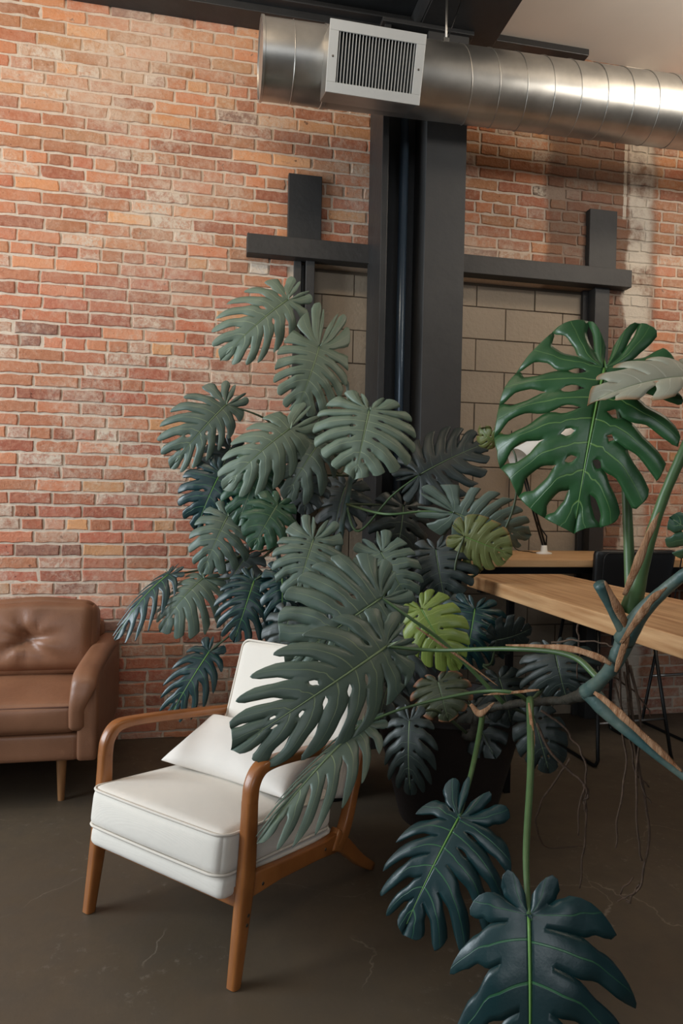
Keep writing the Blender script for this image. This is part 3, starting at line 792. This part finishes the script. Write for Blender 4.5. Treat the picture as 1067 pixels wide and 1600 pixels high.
def leaf(plant, base, tip, db, dt, wl, wr, roll=0, kind='grey', n=7, cut=.5, gap=.42, closed=0, spec=None, arch=.10, droop=.25, fold=.12, seed=0, holes=.5,
         pet=None, petr=.006, petm=None, label=None, back=1.0, twist=0, curl=.0, sweep=.05, point_=0):
    """base/tip: pixels in the photograph at camera depths db/dt; wl, wr: half widths in photo pixels"""
    rnd = random.Random(seed*13+5); n += (n > 6)
    A = atD(*base, db); B = atD(*tip, dt); Yx = (B-A); Ln = Yx.length; Yx.normalize()
    mid = (A+B)/2; tocam = (CO-mid).normalized()
    Nn = (tocam-Yx*tocam.dot(Yx)).normalized()
    Nn = Quaternion(Yx, radians(roll)) @ Nn
    Xx = Yx.cross(Nn).normalized()          # lateral axis
    if Xx.dot(CR) > 0 or (abs(Xx.dot(CR)) < .15 and False): pass
    d = (db+dt)/2; cr = max(.35, cos(radians(roll)))
    hw = {1: wl*d/FP/cr, -1: wr*d/FP/cr}
    us = [0, .04, .08, .12, .16, .20, .25, .30, .35, .41, .47, .53, .59, .65, .71, .77, .83, .88, .92, .96, .985, 1.0]
    bm = bmesh.new(); uvl = bm.loops.layers.uv.new('leaf')
    store = {}
    def point(side, v, u, s):
        Mx, My = outline(v)
        if My < 0: My *= back
        my = 0.0 if v < .27 else ((v-.27)/.73)**1.3*.96
        # cubic vein
        cx, cy = Mx*.58, my+(My-my)*.20
        x = 2*u*(1-u)*cx+u*u*Mx; y = (1-u)**2*my+2*u*(1-u)*cy+u*u*My
        y += sweep*u*u*Mx*(1 if v < .85 else max(0, (1-v)/.15)); x *= hw[side]; yy = y*Ln
        r = abs(x)/max(hw[side], 1e-6)
        # relief
        z = arch*Ln*(4*y*(1-y)*.5 if 0 < y < 1 else (y*1.2 if y < 0 else -(y-1)*1.2)) \
            - arch*Ln*.9*max(0, y)**2
        z += fold*abs(x)*(1-.5*r) - droop*hw[side]*r**2.2
        z -= .035*hw[side]*(s*s)*ss(.05, .5, u)*(1+.4*rnd0[side]) 
        z += curl*hw[side]*ss(.6, 1, u)*(1 if side > 0 else -.6)
        z += .018*Ln*noise.noise(Vector((x*7/max(Ln, .1)+seed*3.1, yy*5/max(Ln, .1), seed*1.7)))*ss(0, .6, u)
        tw = radians(twist)*y
        x_, z_ = side*x*cos(tw)-z*sin(tw), side*x*sin(tw)+z*cos(tw)
        return A+Xx*x_+Yx*yy+Nn*z_
    rnd0 = {1: rnd.uniform(-1, 1), -1: rnd.uniform(-1, 1)}
    for side in (1, -1):
        # boundaries
        vb = [0]+[(k+rnd.uniform(-.10, .10))/n for k in range(1, n)]+[1]
        prm = [None]
        for k in range(1, n):
            g = cut+rnd.uniform(-.12, .14)+(.12 if k in (1, n-1) else 0)
            G = gap*.66*rnd.uniform(.7, 1.3)*(.5 if k in (1,) else 1)
            cl = rnd.random() < closed
            hole = (rnd.uniform(.14, .2), rnd.uniform(.26, .34), rnd.uniform(.16, .28)) if (rnd.random() < holes and g > .42) else None
            if k == 1: hole = None; g = max(g, .62)
            if k == 2: g = max(g, .52)
            q = (g, G, cl, hole)
            if spec and spec.get(side): q = spec[side][k-1] if k-1 < len(spec[side]) else q
            prm.append(q)
        prm.append(None)
        def gp(k, u):
            p = prm[k]
            if p is None: return 0
            g, G, cl, hole = p; r = 0
            if u > g:
                r = G*ss(g-.02, g+.20, u)
                if cl: r *= max(0, 1-ss(.80, .955, u)); r *= 1.1
                else: r = r*(1+.25*ss(.8, 1, u))
            if hole and hole[0] < u < hole[1]:
                t = (u-hole[0])/(hole[1]-hole[0]); r = hole[2]*sin(pi*t)**.6
            return r
        for k in range(n):
            ns = 6; lobr = rnd.uniform(.05, .10)+point_; tipk = rnd.uniform(.15, .6); le = 1+rnd.uniform(-.05, .05)
            grid = []
            for u in us:
                a = vb[k]+(vb[k+1]-vb[k])*.5*gp(k, u); b = vb[k+1]-(vb[k+1]-vb[k])*.5*gp(k+1, u)
                if k == n-1: b = 1
                rowv = []
                for j in range(ns+1):
                    s = -1+2*j/ns; v = a+(b-a)*j/ns
                    clL = (prm[k] and prm[k][2] and s < 0); clR = (prm[k+1] and prm[k+1][2] and s > 0)
                    rr = lobr*(abs(s-tipk)/(1+tipk if s < tipk else 1-tipk*.8))**2
                    if clL or clR: rr *= .12
                    if k == n-1 and s > 0: rr = 0
                    if k == 0 and s < 0: rr *= .5
                    e = 1-rr*u**2
                    e *= 1+(le-1)*ss(.4, 1, u)*(1-s*s)
                    s_u = s
                    p = point(side, v, min(1, u*e), s)
                    key = (round(p.x, 5), round(p.y, 5), round(p.z, 5))
                    vt = store.get(key)
                    if vt is None: vt = bm.verts.new(p-A); store[key] = vt
                    rowv.append((vt, s_u, u))
                grid.append(rowv)
            for i in range(len(us)-1):
                for j in range(ns):
                    q = [grid[i][j], grid[i][j+1], grid[i+1][j+1], grid[i+1][j]]
                    if side < 0: q = q[::-1]
                    vv = []; uu = []
                    for vt, s_, u_ in q:
                        if vt not in vv: vv.append(vt); uu.append((s_, u_))
                    if len(vv) < 3: continue
                    try: f = bm.faces.new(vv)
                    except ValueError: continue
                    for lp, c in zip(f.loops, uu): lp[uvl].uv = c
    bmesh.ops.remove_doubles(bm, verts=bm.verts, dist=.00005)
    L0 = plant.location
    o = link('leaf', bm, LM[kind], plant); o.location = A-L0
    so = o.modifiers.new('thickness', 'SOLIDIFY'); so.thickness = .0009; so.offset = 0
    if label: o['label'] = label
    # midrib
    bm = bmesh.new(); P = []; Rr = []
    for i in range(13):
        y = i/12*.97
        z = arch*Ln*(2*y*(1-y))-arch*Ln*.9*y*y
        tw = radians(twist)*y
        P.append(Xx*(-z*sin(tw))+Yx*(y*Ln)+Nn*(z*cos(tw)+.0004)); Rr.append(max(.0007, .0042*Ln/.35*(1-.85*y)*.8))
    tube(bm, P, Rr, 6); link('midrib', bm, M_midl if kind in ('lime', 'bright', 'teal', 'olive') else M_mid, o)
    if pet:
        E = [Vector(p) for p in pet]; A2 = A-Nn*.001
        pts = crv([A2]+E, 8); k = len(pts)
        bm = bmesh.new(); tube(bm, [Vector(p)-L0 for p in pts], [petr*(.62+.55*i/k) for i in range(k)], 8)
        link('petiole', bm, petm or M_petd, plant)
    return o
M_mid = mat('midrib_grey_green', (112, 130, 96), .45)
M_midl = mat('midrib_green', (104, 146, 72), .45)

rear = empty('monstera_plant', PB+Vector((0, 0, .37))); tag(rear, 'tall monstera plant behind the armchair, leaves spreading left over the brick wall', 'plant')
front = empty('monstera_plant', PA+Vector((0, 0, .44))); tag(front, 'sprawling monstera plant in front, with its bare vine reaching to the right', 'plant')

# rear plant: woody stem with nodes
def stemtube(plant, pts, rad, m_, name='stem', k=8, n=12, rough=0):
    P = crv([tuple(p)+(r,) for p, r in zip(pts, rad)], k); bm = bmesh.new(); L0 = plant.location
    tube(bm, [Vector(p[:3])-L0 for p in P], [max(.001, p[3]) for p in P], n)
    if rough:
        for v in bm.verts: v.co += Vector([noise.noise(v.co*45+Vector((i*9, 0, 0))) for i in range(3)])*rough
    return link(name, bm, m_, plant)
S1 = [PB+Vector((0, 0, .36)), Vector((.60, 3.18, .8)), Vector((.66, 3.26, 1.2)), Vector((.72, 3.30, 1.55)), Vector((.70, 3.36, 1.95))]
stemtube(rear, S1, [.02, .018, .016, .014, .008], M_stem, rough=.004)
S2 = [PB+Vector((-.05, .02, .36)), Vector((.45, 3.25, .75)), Vector((.36, 3.32, 1.1)), Vector((.33, 3.38, 1.35))]
stemtube(rear, S2, [.018, .015, .012, .008], M_stem, rough=.004)
def nd(S, t):
    f = t*(len(S)-1); i = min(int(f), len(S)-2); return S[i].lerp(S[i+1], f-i)
def via(x, y, d): return atD(x, y, d)
def RL(*a, S=S1, t=.5, mid=None, **k):
    pet = ([via(*m_) for m_ in mid] if mid else [])+[nd(S, t)]
    return leaf(rear, *a, pet=pet, **k)
# --- rear plant leaves -------------------------------------------------------
RL((450, 468), (350, 551), 3.35, 3.25, 58, 46, roll=18, kind='grey', n=8, cut=.42, sweep=.15, point_=.05, seed=1, t=1.0, mid=[(466, 520, 3.4), (490, 600, 3.45)], droop=.3, arch=.12, back=1.3)
RL((499, 541), (466, 640), 3.25, 3.15, 58, 62, roll=-8, kind='grey', n=9, cut=.36, gap=.3, seed=2, t=1.0, mid=[(512, 600, 3.35)], arch=.12, back=2.6, holes=.2)
RL((354, 632), (270, 722), 3.25, 3.15, 60, 40, roll=12, kind='blue', n=8, cut=.38, sweep=.15, point_=.06, seed=3, t=.9, mid=[(410, 652, 3.3), (470, 690, 3.4)], arch=.14, back=1.3)
RL((454, 669), (354, 752), 3.10, 2.98, 48, 55, roll=14, kind='grey', n=7, cut=.45, sweep=.12, point_=.05, seed=4, t=.9, mid=[(500, 690, 3.2)], arch=.16, back=1.8, droop=.4)
RL((577, 640), (556, 738), 3.05, 2.95, 82, 86, roll=0, kind='grey', n=8, cut=.52, gap=.34, seed=5, t=.95, mid=[(575, 690, 3.15)], arch=.10, back=1.1, holes=.9, droop=.28)
RL((501, 690), (448, 770), 3.15, 3.05, 48, 50, roll=10, kind='greytip', n=6, cut=.45, sweep=.15, point_=.08, seed=6, t=.8, mid=[(530, 740, 3.25)], arch=.2, droop=.45)
RL((655, 742), (757, 690), 3.2, 3.15, 58, 58, roll=-22, kind='dark', n=8, cut=.45, seed=7, t=.6, mid=[(612, 775, 3.25), (560, 830, 3.3)], arch=.08, back=1.4, petm=M_petg)
RL((709, 801), (824, 838), 3.0, 2.95, 52, 50, roll=15, kind='greytip', n=8, cut=.45, seed=8, t=.6, mid=[(660, 799, 3.05), (600, 803, 3.1)], arch=.1, back=2.0, petm=M_petg)
RL((490, 842), (462, 932), 2.8, 2.7, 56, 60, roll=5, kind='blue', n=8, cut=.5, seed=10, t=.5, mid=[(520, 845, 2.95)], arch=.12, back=1.7, holes=.8)
RL((345, 738), (306, 822), 3.2, 3.15, 52, 40, roll=10, kind='teal', n=7, cut=.4, seed=26, t=.95, S=S2, mid=[(395, 760, 3.25)], arch=.15)
RL((412, 722), (372, 812), 3.15, 3.05, 50, 50, roll=12, kind='green', n=7, cut=.55, seed=27, t=.98, S=S2, mid=[(425, 780, 3.2)], arch=.12)
RL((434, 788), (396, 852), 3.0, 2.92, 44, 42, roll=6, kind='green', n=6, cut=.6, seed=28, t=.9, S=S2, mid=[(462, 815, 3.1), (470, 850, 3.2)], arch=.12)
RL((356, 806), (318, 888), 3.1, 3.0, 44, 58, roll=8, kind='blue', n=7, cut=.5, seed=29, t=.85, S=S2, mid=[(410, 850, 3.15)], arch=.16, droop=.35)
RL((318, 903), (250, 975), 3.05, 2.92, 28, 58, roll=22, kind='blue', n=7, cut=.42, sweep=.15, point_=.05, seed=30, t=.7, S=S2, mid=[(370, 900, 3.1)], arch=.18, droop=.5)
RL((264, 897), (177, 987), 3.05, 2.9, 12, 32, roll=40, kind='teal', n=7, cut=.30, gap=.6, sweep=.25, point_=.14, seed=31, t=.75, S=S2, mid=[(300, 893, 3.1), (350, 880, 3.15)], arch=.12, droop=.3)
RL((397, 907), (368, 995), 2.95, 2.85, 48, 56, roll=0, kind='teal', n=8, cut=.34, gap=.4, sweep=.18, point_=.1, seed=32, t=.6, S=S2, mid=[(425, 890, 3.0)], arch=.2, droop=.4)
RL((327, 1018), (264, 1118), 2.95, 2.85, 36, 40, roll=8, kind='teal', n=7, cut=.38, gap=.5, sweep=.2, point_=.1, seed=33, t=.45, S=S2, mid=[(362, 990, 3.0), (390, 960, 3.1)], arch=.12)
RL((440, 896), (440, 985), 2.95, 2.88, 34, 40, roll=-10, kind='teal', n=7, cut=.42, seed=34, t=.6, S=S2, mid=[(450, 880, 3.05)], arch=.2, droop=.4)
RL((480, 905), (420, 1000), 3.0, 2.95, 45, 45, roll=5, kind='dark', n=7, cut=.45, seed=35, t=.5, S=S2, mid=[(490, 890, 3.05)])
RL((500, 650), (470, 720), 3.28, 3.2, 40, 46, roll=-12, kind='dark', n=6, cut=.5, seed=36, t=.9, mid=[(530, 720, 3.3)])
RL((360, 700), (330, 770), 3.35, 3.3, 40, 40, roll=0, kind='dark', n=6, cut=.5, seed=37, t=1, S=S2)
RL((480, 742), (475, 800), 3.3, 3.25, 38, 38, roll=20, kind='dark', n=6, cut=.5, seed=38, t=.7)  # dark filler leaves added here to deepen the shade between leaves
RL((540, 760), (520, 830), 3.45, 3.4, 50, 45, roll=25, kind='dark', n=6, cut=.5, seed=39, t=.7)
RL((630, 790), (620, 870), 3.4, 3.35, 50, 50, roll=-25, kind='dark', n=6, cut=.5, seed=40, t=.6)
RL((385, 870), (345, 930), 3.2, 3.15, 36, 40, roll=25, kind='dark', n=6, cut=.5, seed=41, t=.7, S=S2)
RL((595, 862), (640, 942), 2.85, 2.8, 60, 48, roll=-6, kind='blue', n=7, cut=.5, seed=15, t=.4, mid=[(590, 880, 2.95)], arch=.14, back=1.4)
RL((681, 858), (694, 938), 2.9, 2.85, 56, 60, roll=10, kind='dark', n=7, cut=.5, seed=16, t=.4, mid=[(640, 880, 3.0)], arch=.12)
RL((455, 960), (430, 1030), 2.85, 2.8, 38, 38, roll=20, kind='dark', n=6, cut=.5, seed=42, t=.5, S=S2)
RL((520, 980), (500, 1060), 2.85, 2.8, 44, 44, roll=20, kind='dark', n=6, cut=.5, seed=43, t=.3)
# --- front plant vine --------------------------------------------------------
V = [PA+Vector((-.02, 0, .43)), atD(735, 1150, 2.6), atD(752, 1112, 2.45), atD(790, 1102, 2.35), atD(828, 1098, 2.2), atD(880, 1094, 2.05), atD(918, 1084, 1.84)]
stemtube(front, V, [.026, .022, .018, .014, .013, .013, .02], M_vine, rough=.006)
V2 = [atD(918, 1082, 1.82), atD(938, 1063, 1.76), atD(958, 1040, 1.72), atD(972, 1010, 1.70), atD(984, 984, 1.68), atD(992, 965, 1.67)]
stemtube(front, V2, [.024, .017, .019, .022, .02, .016], M_stem, rough=.002)
VB = [PA+Vector((.02, .05, .43)), Vector((1.08, 2.88, .75)), Vector((1.06, 2.9, 1.02)), Vector((1.04, 2.9, 1.15))]
stemtube(front, VB, [.022, .018, .014, .01], M_stem, rough=.004)
def FL_(*a, node=None, mid=None, **k):
    pet = ([via(*m_) for m_ in mid] if mid else [])+([node] if node is not None else [])
    return leaf(front, *a, pet=pet or None, **k)
# hero leaves over the armchair
FL_((597, 934), (456, 1030), 2.35, 2.22, 108, 62, roll=4, kind='blue', n=9, cut=.60, gap=.30, seed=11, node=V[3], mid=[(640, 965, 2.33), (700, 1010, 2.35)], petm=M_petg, petr=.007, arch=.10, back=1.1, holes=.9, droop=.22, closed=.25)
FL_((604, 1010), (386, 1158), 2.2, 1.92, 92, 88, roll=-4, kind='blue', n=9, cut=.50, gap=.36, sweep=.12, point_=.06, seed=12, node=V2[1], mid=[(680, 1016, 2.18), (800, 1014, 2.0), (890, 1024, 1.85)], petm=M_petg, petr=.008, arch=.12, back=1.0, holes=.7, droop=.25, closed=.35)
FL_((566, 1131), (412, 1292), 2.12, 1.80, 16, 60, roll=24, kind='blue', n=8, cut=.30, gap=.50, sweep=.22, point_=.14, seed=13, node=V[4], mid=[(640, 1104, 2.15), (740, 1082, 2.15), (800, 1082, 2.1)], petm=M_petg, petr=.006, arch=.08, droop=.35, holes=.1)
FL_((658, 951), (712, 1042), 2.5, 2.42, 50, 52, roll=8, kind='lime', n=7, cut=.55, gap=.26, seed=14, node=VB[2], mid=[(700, 990, 2.65)], arch=.12, label='lime yellow-green young leaf', back=.9)
FL_((725, 838), (796, 866), 2.85, 2.8, 44, 42, roll=10, kind='olive', n=7, cut=.62, gap=.22, seed=9, node=VB[3], mid=[(712, 880, 2.85), (705, 940, 2.9)], arch=.06, label='small olive-yellow leaf with worn edge', closed=.6, back=1.3)
FL_((742, 951), (726, 1040), 2.75, 2.7, 62, 66, roll=-6, kind='teal', n=8, cut=.40, sweep=.15, point_=.08, seed=17, node=VB[2], mid=[(735, 1000, 2.85)], arch=.16, droop=.4, back=1.1)
FL_((868, 1022), (884, 1092), 2.25, 2.2, 72, 62, roll=6, kind='dark', n=7, cut=.5, sweep=.1, point_=.06, seed=18, node=V[4], mid=[(860, 1060, 2.3)], arch=.2, droop=.35, back=1.6)
FL_((834, 1121), (858, 1206), 2.45, 2.4, 42, 44, roll=0, kind='dark', n=6, cut=.6, gap=.25, seed=19, node=V[3], mid=[(815, 1112, 2.45)], arch=.15, droop=.4)
FL_((684, 1065), (700, 1124), 2.5, 2.45, 50, 50, roll=0, kind='brown', n=6, cut=.62, seed=20, node=V[2], mid=[(710, 1090, 2.5)], arch=.14, label='olive leaf with browned edges')
FL_((640, 1125), (638, 1240), 2.35, 2.3, 44, 44, roll=10, kind='dark', n=7, cut=.40, sweep=.15, point_=.1, seed=21, node=V[1], mid=[(680, 1110, 2.45)], arch=.18, droop=.4)
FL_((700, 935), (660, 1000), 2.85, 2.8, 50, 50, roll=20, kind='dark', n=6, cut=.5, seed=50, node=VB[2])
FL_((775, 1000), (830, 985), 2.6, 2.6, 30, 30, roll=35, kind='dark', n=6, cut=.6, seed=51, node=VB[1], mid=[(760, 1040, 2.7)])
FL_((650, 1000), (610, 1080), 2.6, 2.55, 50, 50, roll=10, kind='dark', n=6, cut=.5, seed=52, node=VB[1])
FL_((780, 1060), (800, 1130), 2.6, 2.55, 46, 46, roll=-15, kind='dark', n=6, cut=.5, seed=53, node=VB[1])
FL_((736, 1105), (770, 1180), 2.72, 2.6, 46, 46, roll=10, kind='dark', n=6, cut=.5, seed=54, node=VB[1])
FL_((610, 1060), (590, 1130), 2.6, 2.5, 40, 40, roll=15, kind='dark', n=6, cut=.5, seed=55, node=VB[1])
FL_((775, 690), (748, 672), 3.0, 3.0, 22, 26, roll=-30, kind='olive', n=5, cut=.6, seed=56, node=VB[3], mid=[(805, 712, 2.9), (800, 800, 2.95), (740, 900, 3.0)], arch=.3, curl=.4)
# lower leaves
FL_((717, 1277), (630, 1448), 1.92, 1.80, 72, 118, roll=8, kind='teal', n=7, cut=.40, gap=.46, sweep=.20, point_=.12, seed=22, node=V[2], mid=[(738, 1200, 2.1), (752, 1130, 2.35)], petm=M_petg, petr=.010, arch=.14, droop=.3, back=1.6)
FL_((826, 1430), (828, 1770), 1.50, 1.38, 128, 176, roll=-6, kind='teal', n=6, cut=.34, gap=.60, sweep=.20, point_=.16, seed=23, node=atD(828, 1092, 2.1), mid=[(822, 1330, 1.62), (829, 1200, 1.85)], petm=M_petg, petr=.010, arch=.12, droop=.35, back=1.0, holes=.6)
# big upper right leaf
FL_((945, 575), (897, 812), 1.72, 1.66, 158, 124, roll=6, kind='bright', n=8, cut=.46, gap=.30, seed=24, node=atD(985, 925, 1.68), mid=[(968, 640, 1.76), (978, 760, 1.75)], petm=M_petg, petr=.012, arch=.12, droop=.2, back=1.35, holes=.9, spec={1: [(.50,.22,True,None), (.42,.42,True,(.14,.24,.2)), (.46,.46,True,(.17,.33,.34)), (.48,.42,True,(.15,.34,.36)), (.46,.48,True,(.15,.36,.36)), (.50,.42,True,(.16,.3,.3)), (.42,.40,True,(.15,.28,.26)), (.34,.30,True,None)], -1: [(.6,.1,True,None), (.46,.30,False,None), (.42,.42,False,(.16,.3,.3)), (.36,.46,False,(.12,.2,.2)), (.42,.40,False,(.15,.28,.36)), (.46,.26,False,(.2,.3,.3)), (.40,.30,False,(.14,.3,.3)), (.34,.24,True,None)]})
FL_((1090, 590), (930, 612), 1.62, 1.60, 34, 34, roll=62, kind='pale', n=6, cut=.6, seed=25, arch=.1, fold=.6, label='dried pale curled leaf', holes=.3, node=atD(1110, 700, 1.66))
FL_((1110, 850), (1052, 812), 2.3, 2.3, 46, 46, roll=0, kind='green', n=5, cut=.6, seed=57, node=atD(1150, 900, 2.2))
# petioles running off to the right of the frame
stemtube(front, [atD(985, 955, 1.67), atD(1005, 880, 1.64), atD(1032, 790, 1.62), atD(1068, 705, 1.60), atD(1110, 620, 1.60)], [.026, .016, .012, .012, .011], M_petg, 'petiole', rough=.001)
stemtube(front, [atD(975, 1000, 1.69), atD(1000, 960, 1.63), atD(1035, 925, 1.58), atD(1080, 890, 1.52), atD(1150, 850, 1.45)], [.026, .02, .015, .013, .012], M_stem, 'petiole', rough=.001)
stemtube(front, [atD(920, 1080, 1.82), atD(950, 1112, 1.78), atD(1000, 1158, 1.72), atD(1068, 1212, 1.66), atD(1140, 1265, 1.6)], [.026, .022, .014, .011, .010], M_stem, 'petiole', rough=.001)
stemtube(front, [atD(980, 990, 1.68), atD(958, 950, 1.66), atD(936, 912, 1.64)], [.02, .016, .015], M_stem, 'petiole_stub', rough=.001)

def sheath(pts, wid, seed=0, curlr=.9):
    rnd = random.Random(seed); P = [Vector(p) for p in crv(pts, 6)]; bm = bmesh.new(); L0 = front.location; rows = []
    n = len(P)
    for i, p in enumerate(P):
        t = (P[min(i+1, n-1)]-P[max(0, i-1)]).normalized(); tc_ = (CO-p).normalized()
        sd = t.cross(tc_).normalized(); w_ = wid*(sin(pi*(.12+.86*i/(n-1)))**.7)*(1+.25*sin(i*.9+seed)*i/n); row = []
        for j in range(6):
            a = (-1+2*j/5)*curlr
            row.append(bm.verts.new(p-L0+sd*(sin(a)*w_)+tc_*(cos(a)*w_*.7)+tc_*.004+Vector((rnd.uniform(-1, 1), rnd.uniform(-1, 1), rnd.uniform(-1, 1)))*.0006))
        rows.append(row)
    for i in range(n-1):
        for j in range(5): bm.faces.new((rows[i][j], rows[i][j+1], rows[i+1][j+1], rows[i+1][j]))
    o = link('sheath', bm, M_sheath, front); s_ = o.modifiers.new('t', 'SOLIDIFY'); s_.thickness = .0014
    return o
sheath([atD(975, 930, 1.63), atD(992, 890, 1.60), atD(1012, 840, 1.59), atD(1030, 800, 1.59)], .012, 1)
sheath([atD(970, 1005, 1.66), atD(1000, 962, 1.60), atD(1020, 935, 1.56), atD(1042, 918, 1.55)], .011, 2)
sheath([atD(982, 985, 1.66), atD(965, 950, 1.64), atD(945, 908, 1.63)], .013, 3)
sheath([atD(955, 1038, 1.70), atD(930, 1025, 1.72), atD(880, 1012, 1.80), atD(790, 1008, 1.98)], .011, 4)
sheath([atD(928, 1082, 1.77), atD(950, 1098, 1.74), atD(980, 1126, 1.70), atD(1040, 1182, 1.66), atD(1066, 1206, 1.64)], .012, 5)
sheath([atD(842, 1078, 2.05), atD(800, 1082, 2.1), atD(755, 1086, 2.13)], .006, 6)
sheath([atD(962, 1050, 1.69), atD(972, 1018, 1.67), atD(985, 985, 1.65)], .010, 7)
sheath([atD(826, 1098, 2.05), atD(832, 1150, 1.96), atD(832, 1215, 1.84)], .007, 8)
sheath([atD(735, 1100, 2.4), atD(750, 1115, 2.38), atD(772, 1098, 2.32)], .014, 9)
sheath([atD(650, 980, 2.30), atD(715, 1025, 2.30), atD(778, 1072, 2.25)], .005, 10)
# aerial roots
def root(pts, r=.0035, seed=0):
    P = crv([tuple(atD(*p)) for p in pts], 8); n = len(P); L0 = front.location; bm = bmesh.new()
    Q = [Vector(p)-L0+Vector([noise.noise(Vector((i*.25, seed*7+q*3, 0))) for q in range(3)])*.006 for i, p in enumerate(P)]
    for q in Q: q.z = max(q.z, .004-L0.z)
    tube(bm, Q, [r*(1-.45*i/n) for i in range(n)], 6); link('aerial_root', bm, M_root, front)
root([(978, 1030, 1.72), (985, 1090, 1.76), (998, 1200, 1.8), (1014, 1290, 1.82), (1004, 1370, 1.84), (985, 1406, 1.86), (978, 1408, 1.88)], .0045, 1)
root([(968, 1045, 1.72), (970, 1120, 1.76), (978, 1200, 1.8), (966, 1270, 1.82), (962, 1325, 1.84)], .0035, 2)
root([(984, 1040, 1.72), (1000, 1120, 1.76), (994, 1220, 1.8), (996, 1300, 1.82), (1003, 1345, 1.83)], .004, 3)
root([(975, 1050, 1.74), (988, 1150, 1.78), (1003, 1230, 1.8), (1018, 1255, 1.8)], .003, 4)
root([(960, 1068, 1.75), (985, 1160, 1.8), (992, 1205, 1.82), (1014, 1230, 1.83)], .003, 5)
root([(955, 1058, 1.75), (985, 1075, 1.77), (1010, 1105, 1.8), (1018, 1120, 1.8)], .0025, 6)
root([(845, 1110, 2.15), (880, 1135, 2.13), (898, 1160, 2.12), (914, 1190, 2.1), (914, 1225, 2.1), (905, 1260, 2.1), (903, 1305, 2.1)], .004, 7)
root([(838, 1130, 2.15), (860, 1175, 2.13), (890, 1205, 2.12), (912, 1225, 2.1), (916, 1262, 2.1), (912, 1330, 2.1), (905, 1388, 2.1)], .0045, 8)
root([(890, 1185, 2.3), (868, 1220, 2.35), (845, 1255, 2.4), (838, 1290, 2.45), (852, 1322, 2.5), (880, 1324, 2.5), (910, 1322, 2.5)], .004, 9)
root([(912, 1225, 2.1), (918, 1240, 2.1), (912, 1255, 2.1), (917, 1268, 2.1)], .006, 10)
root([(862, 1004, 1.9), (900, 1001, 1.8), (935, 1004, 1.74), (962, 1009, 1.70)], .003, 11)
root([(903, 975, 1.95), (904, 1010, 1.95), (902, 1060, 1.96)], .003, 12)
root([(985, 1408, 1.86), (970, 1395, 1.9), (990, 1370, 1.9)], .003, 13)
root([(1000, 1380, 1.86), (985, 1398, 1.85), (965, 1408, 1.85)], .003, 14)
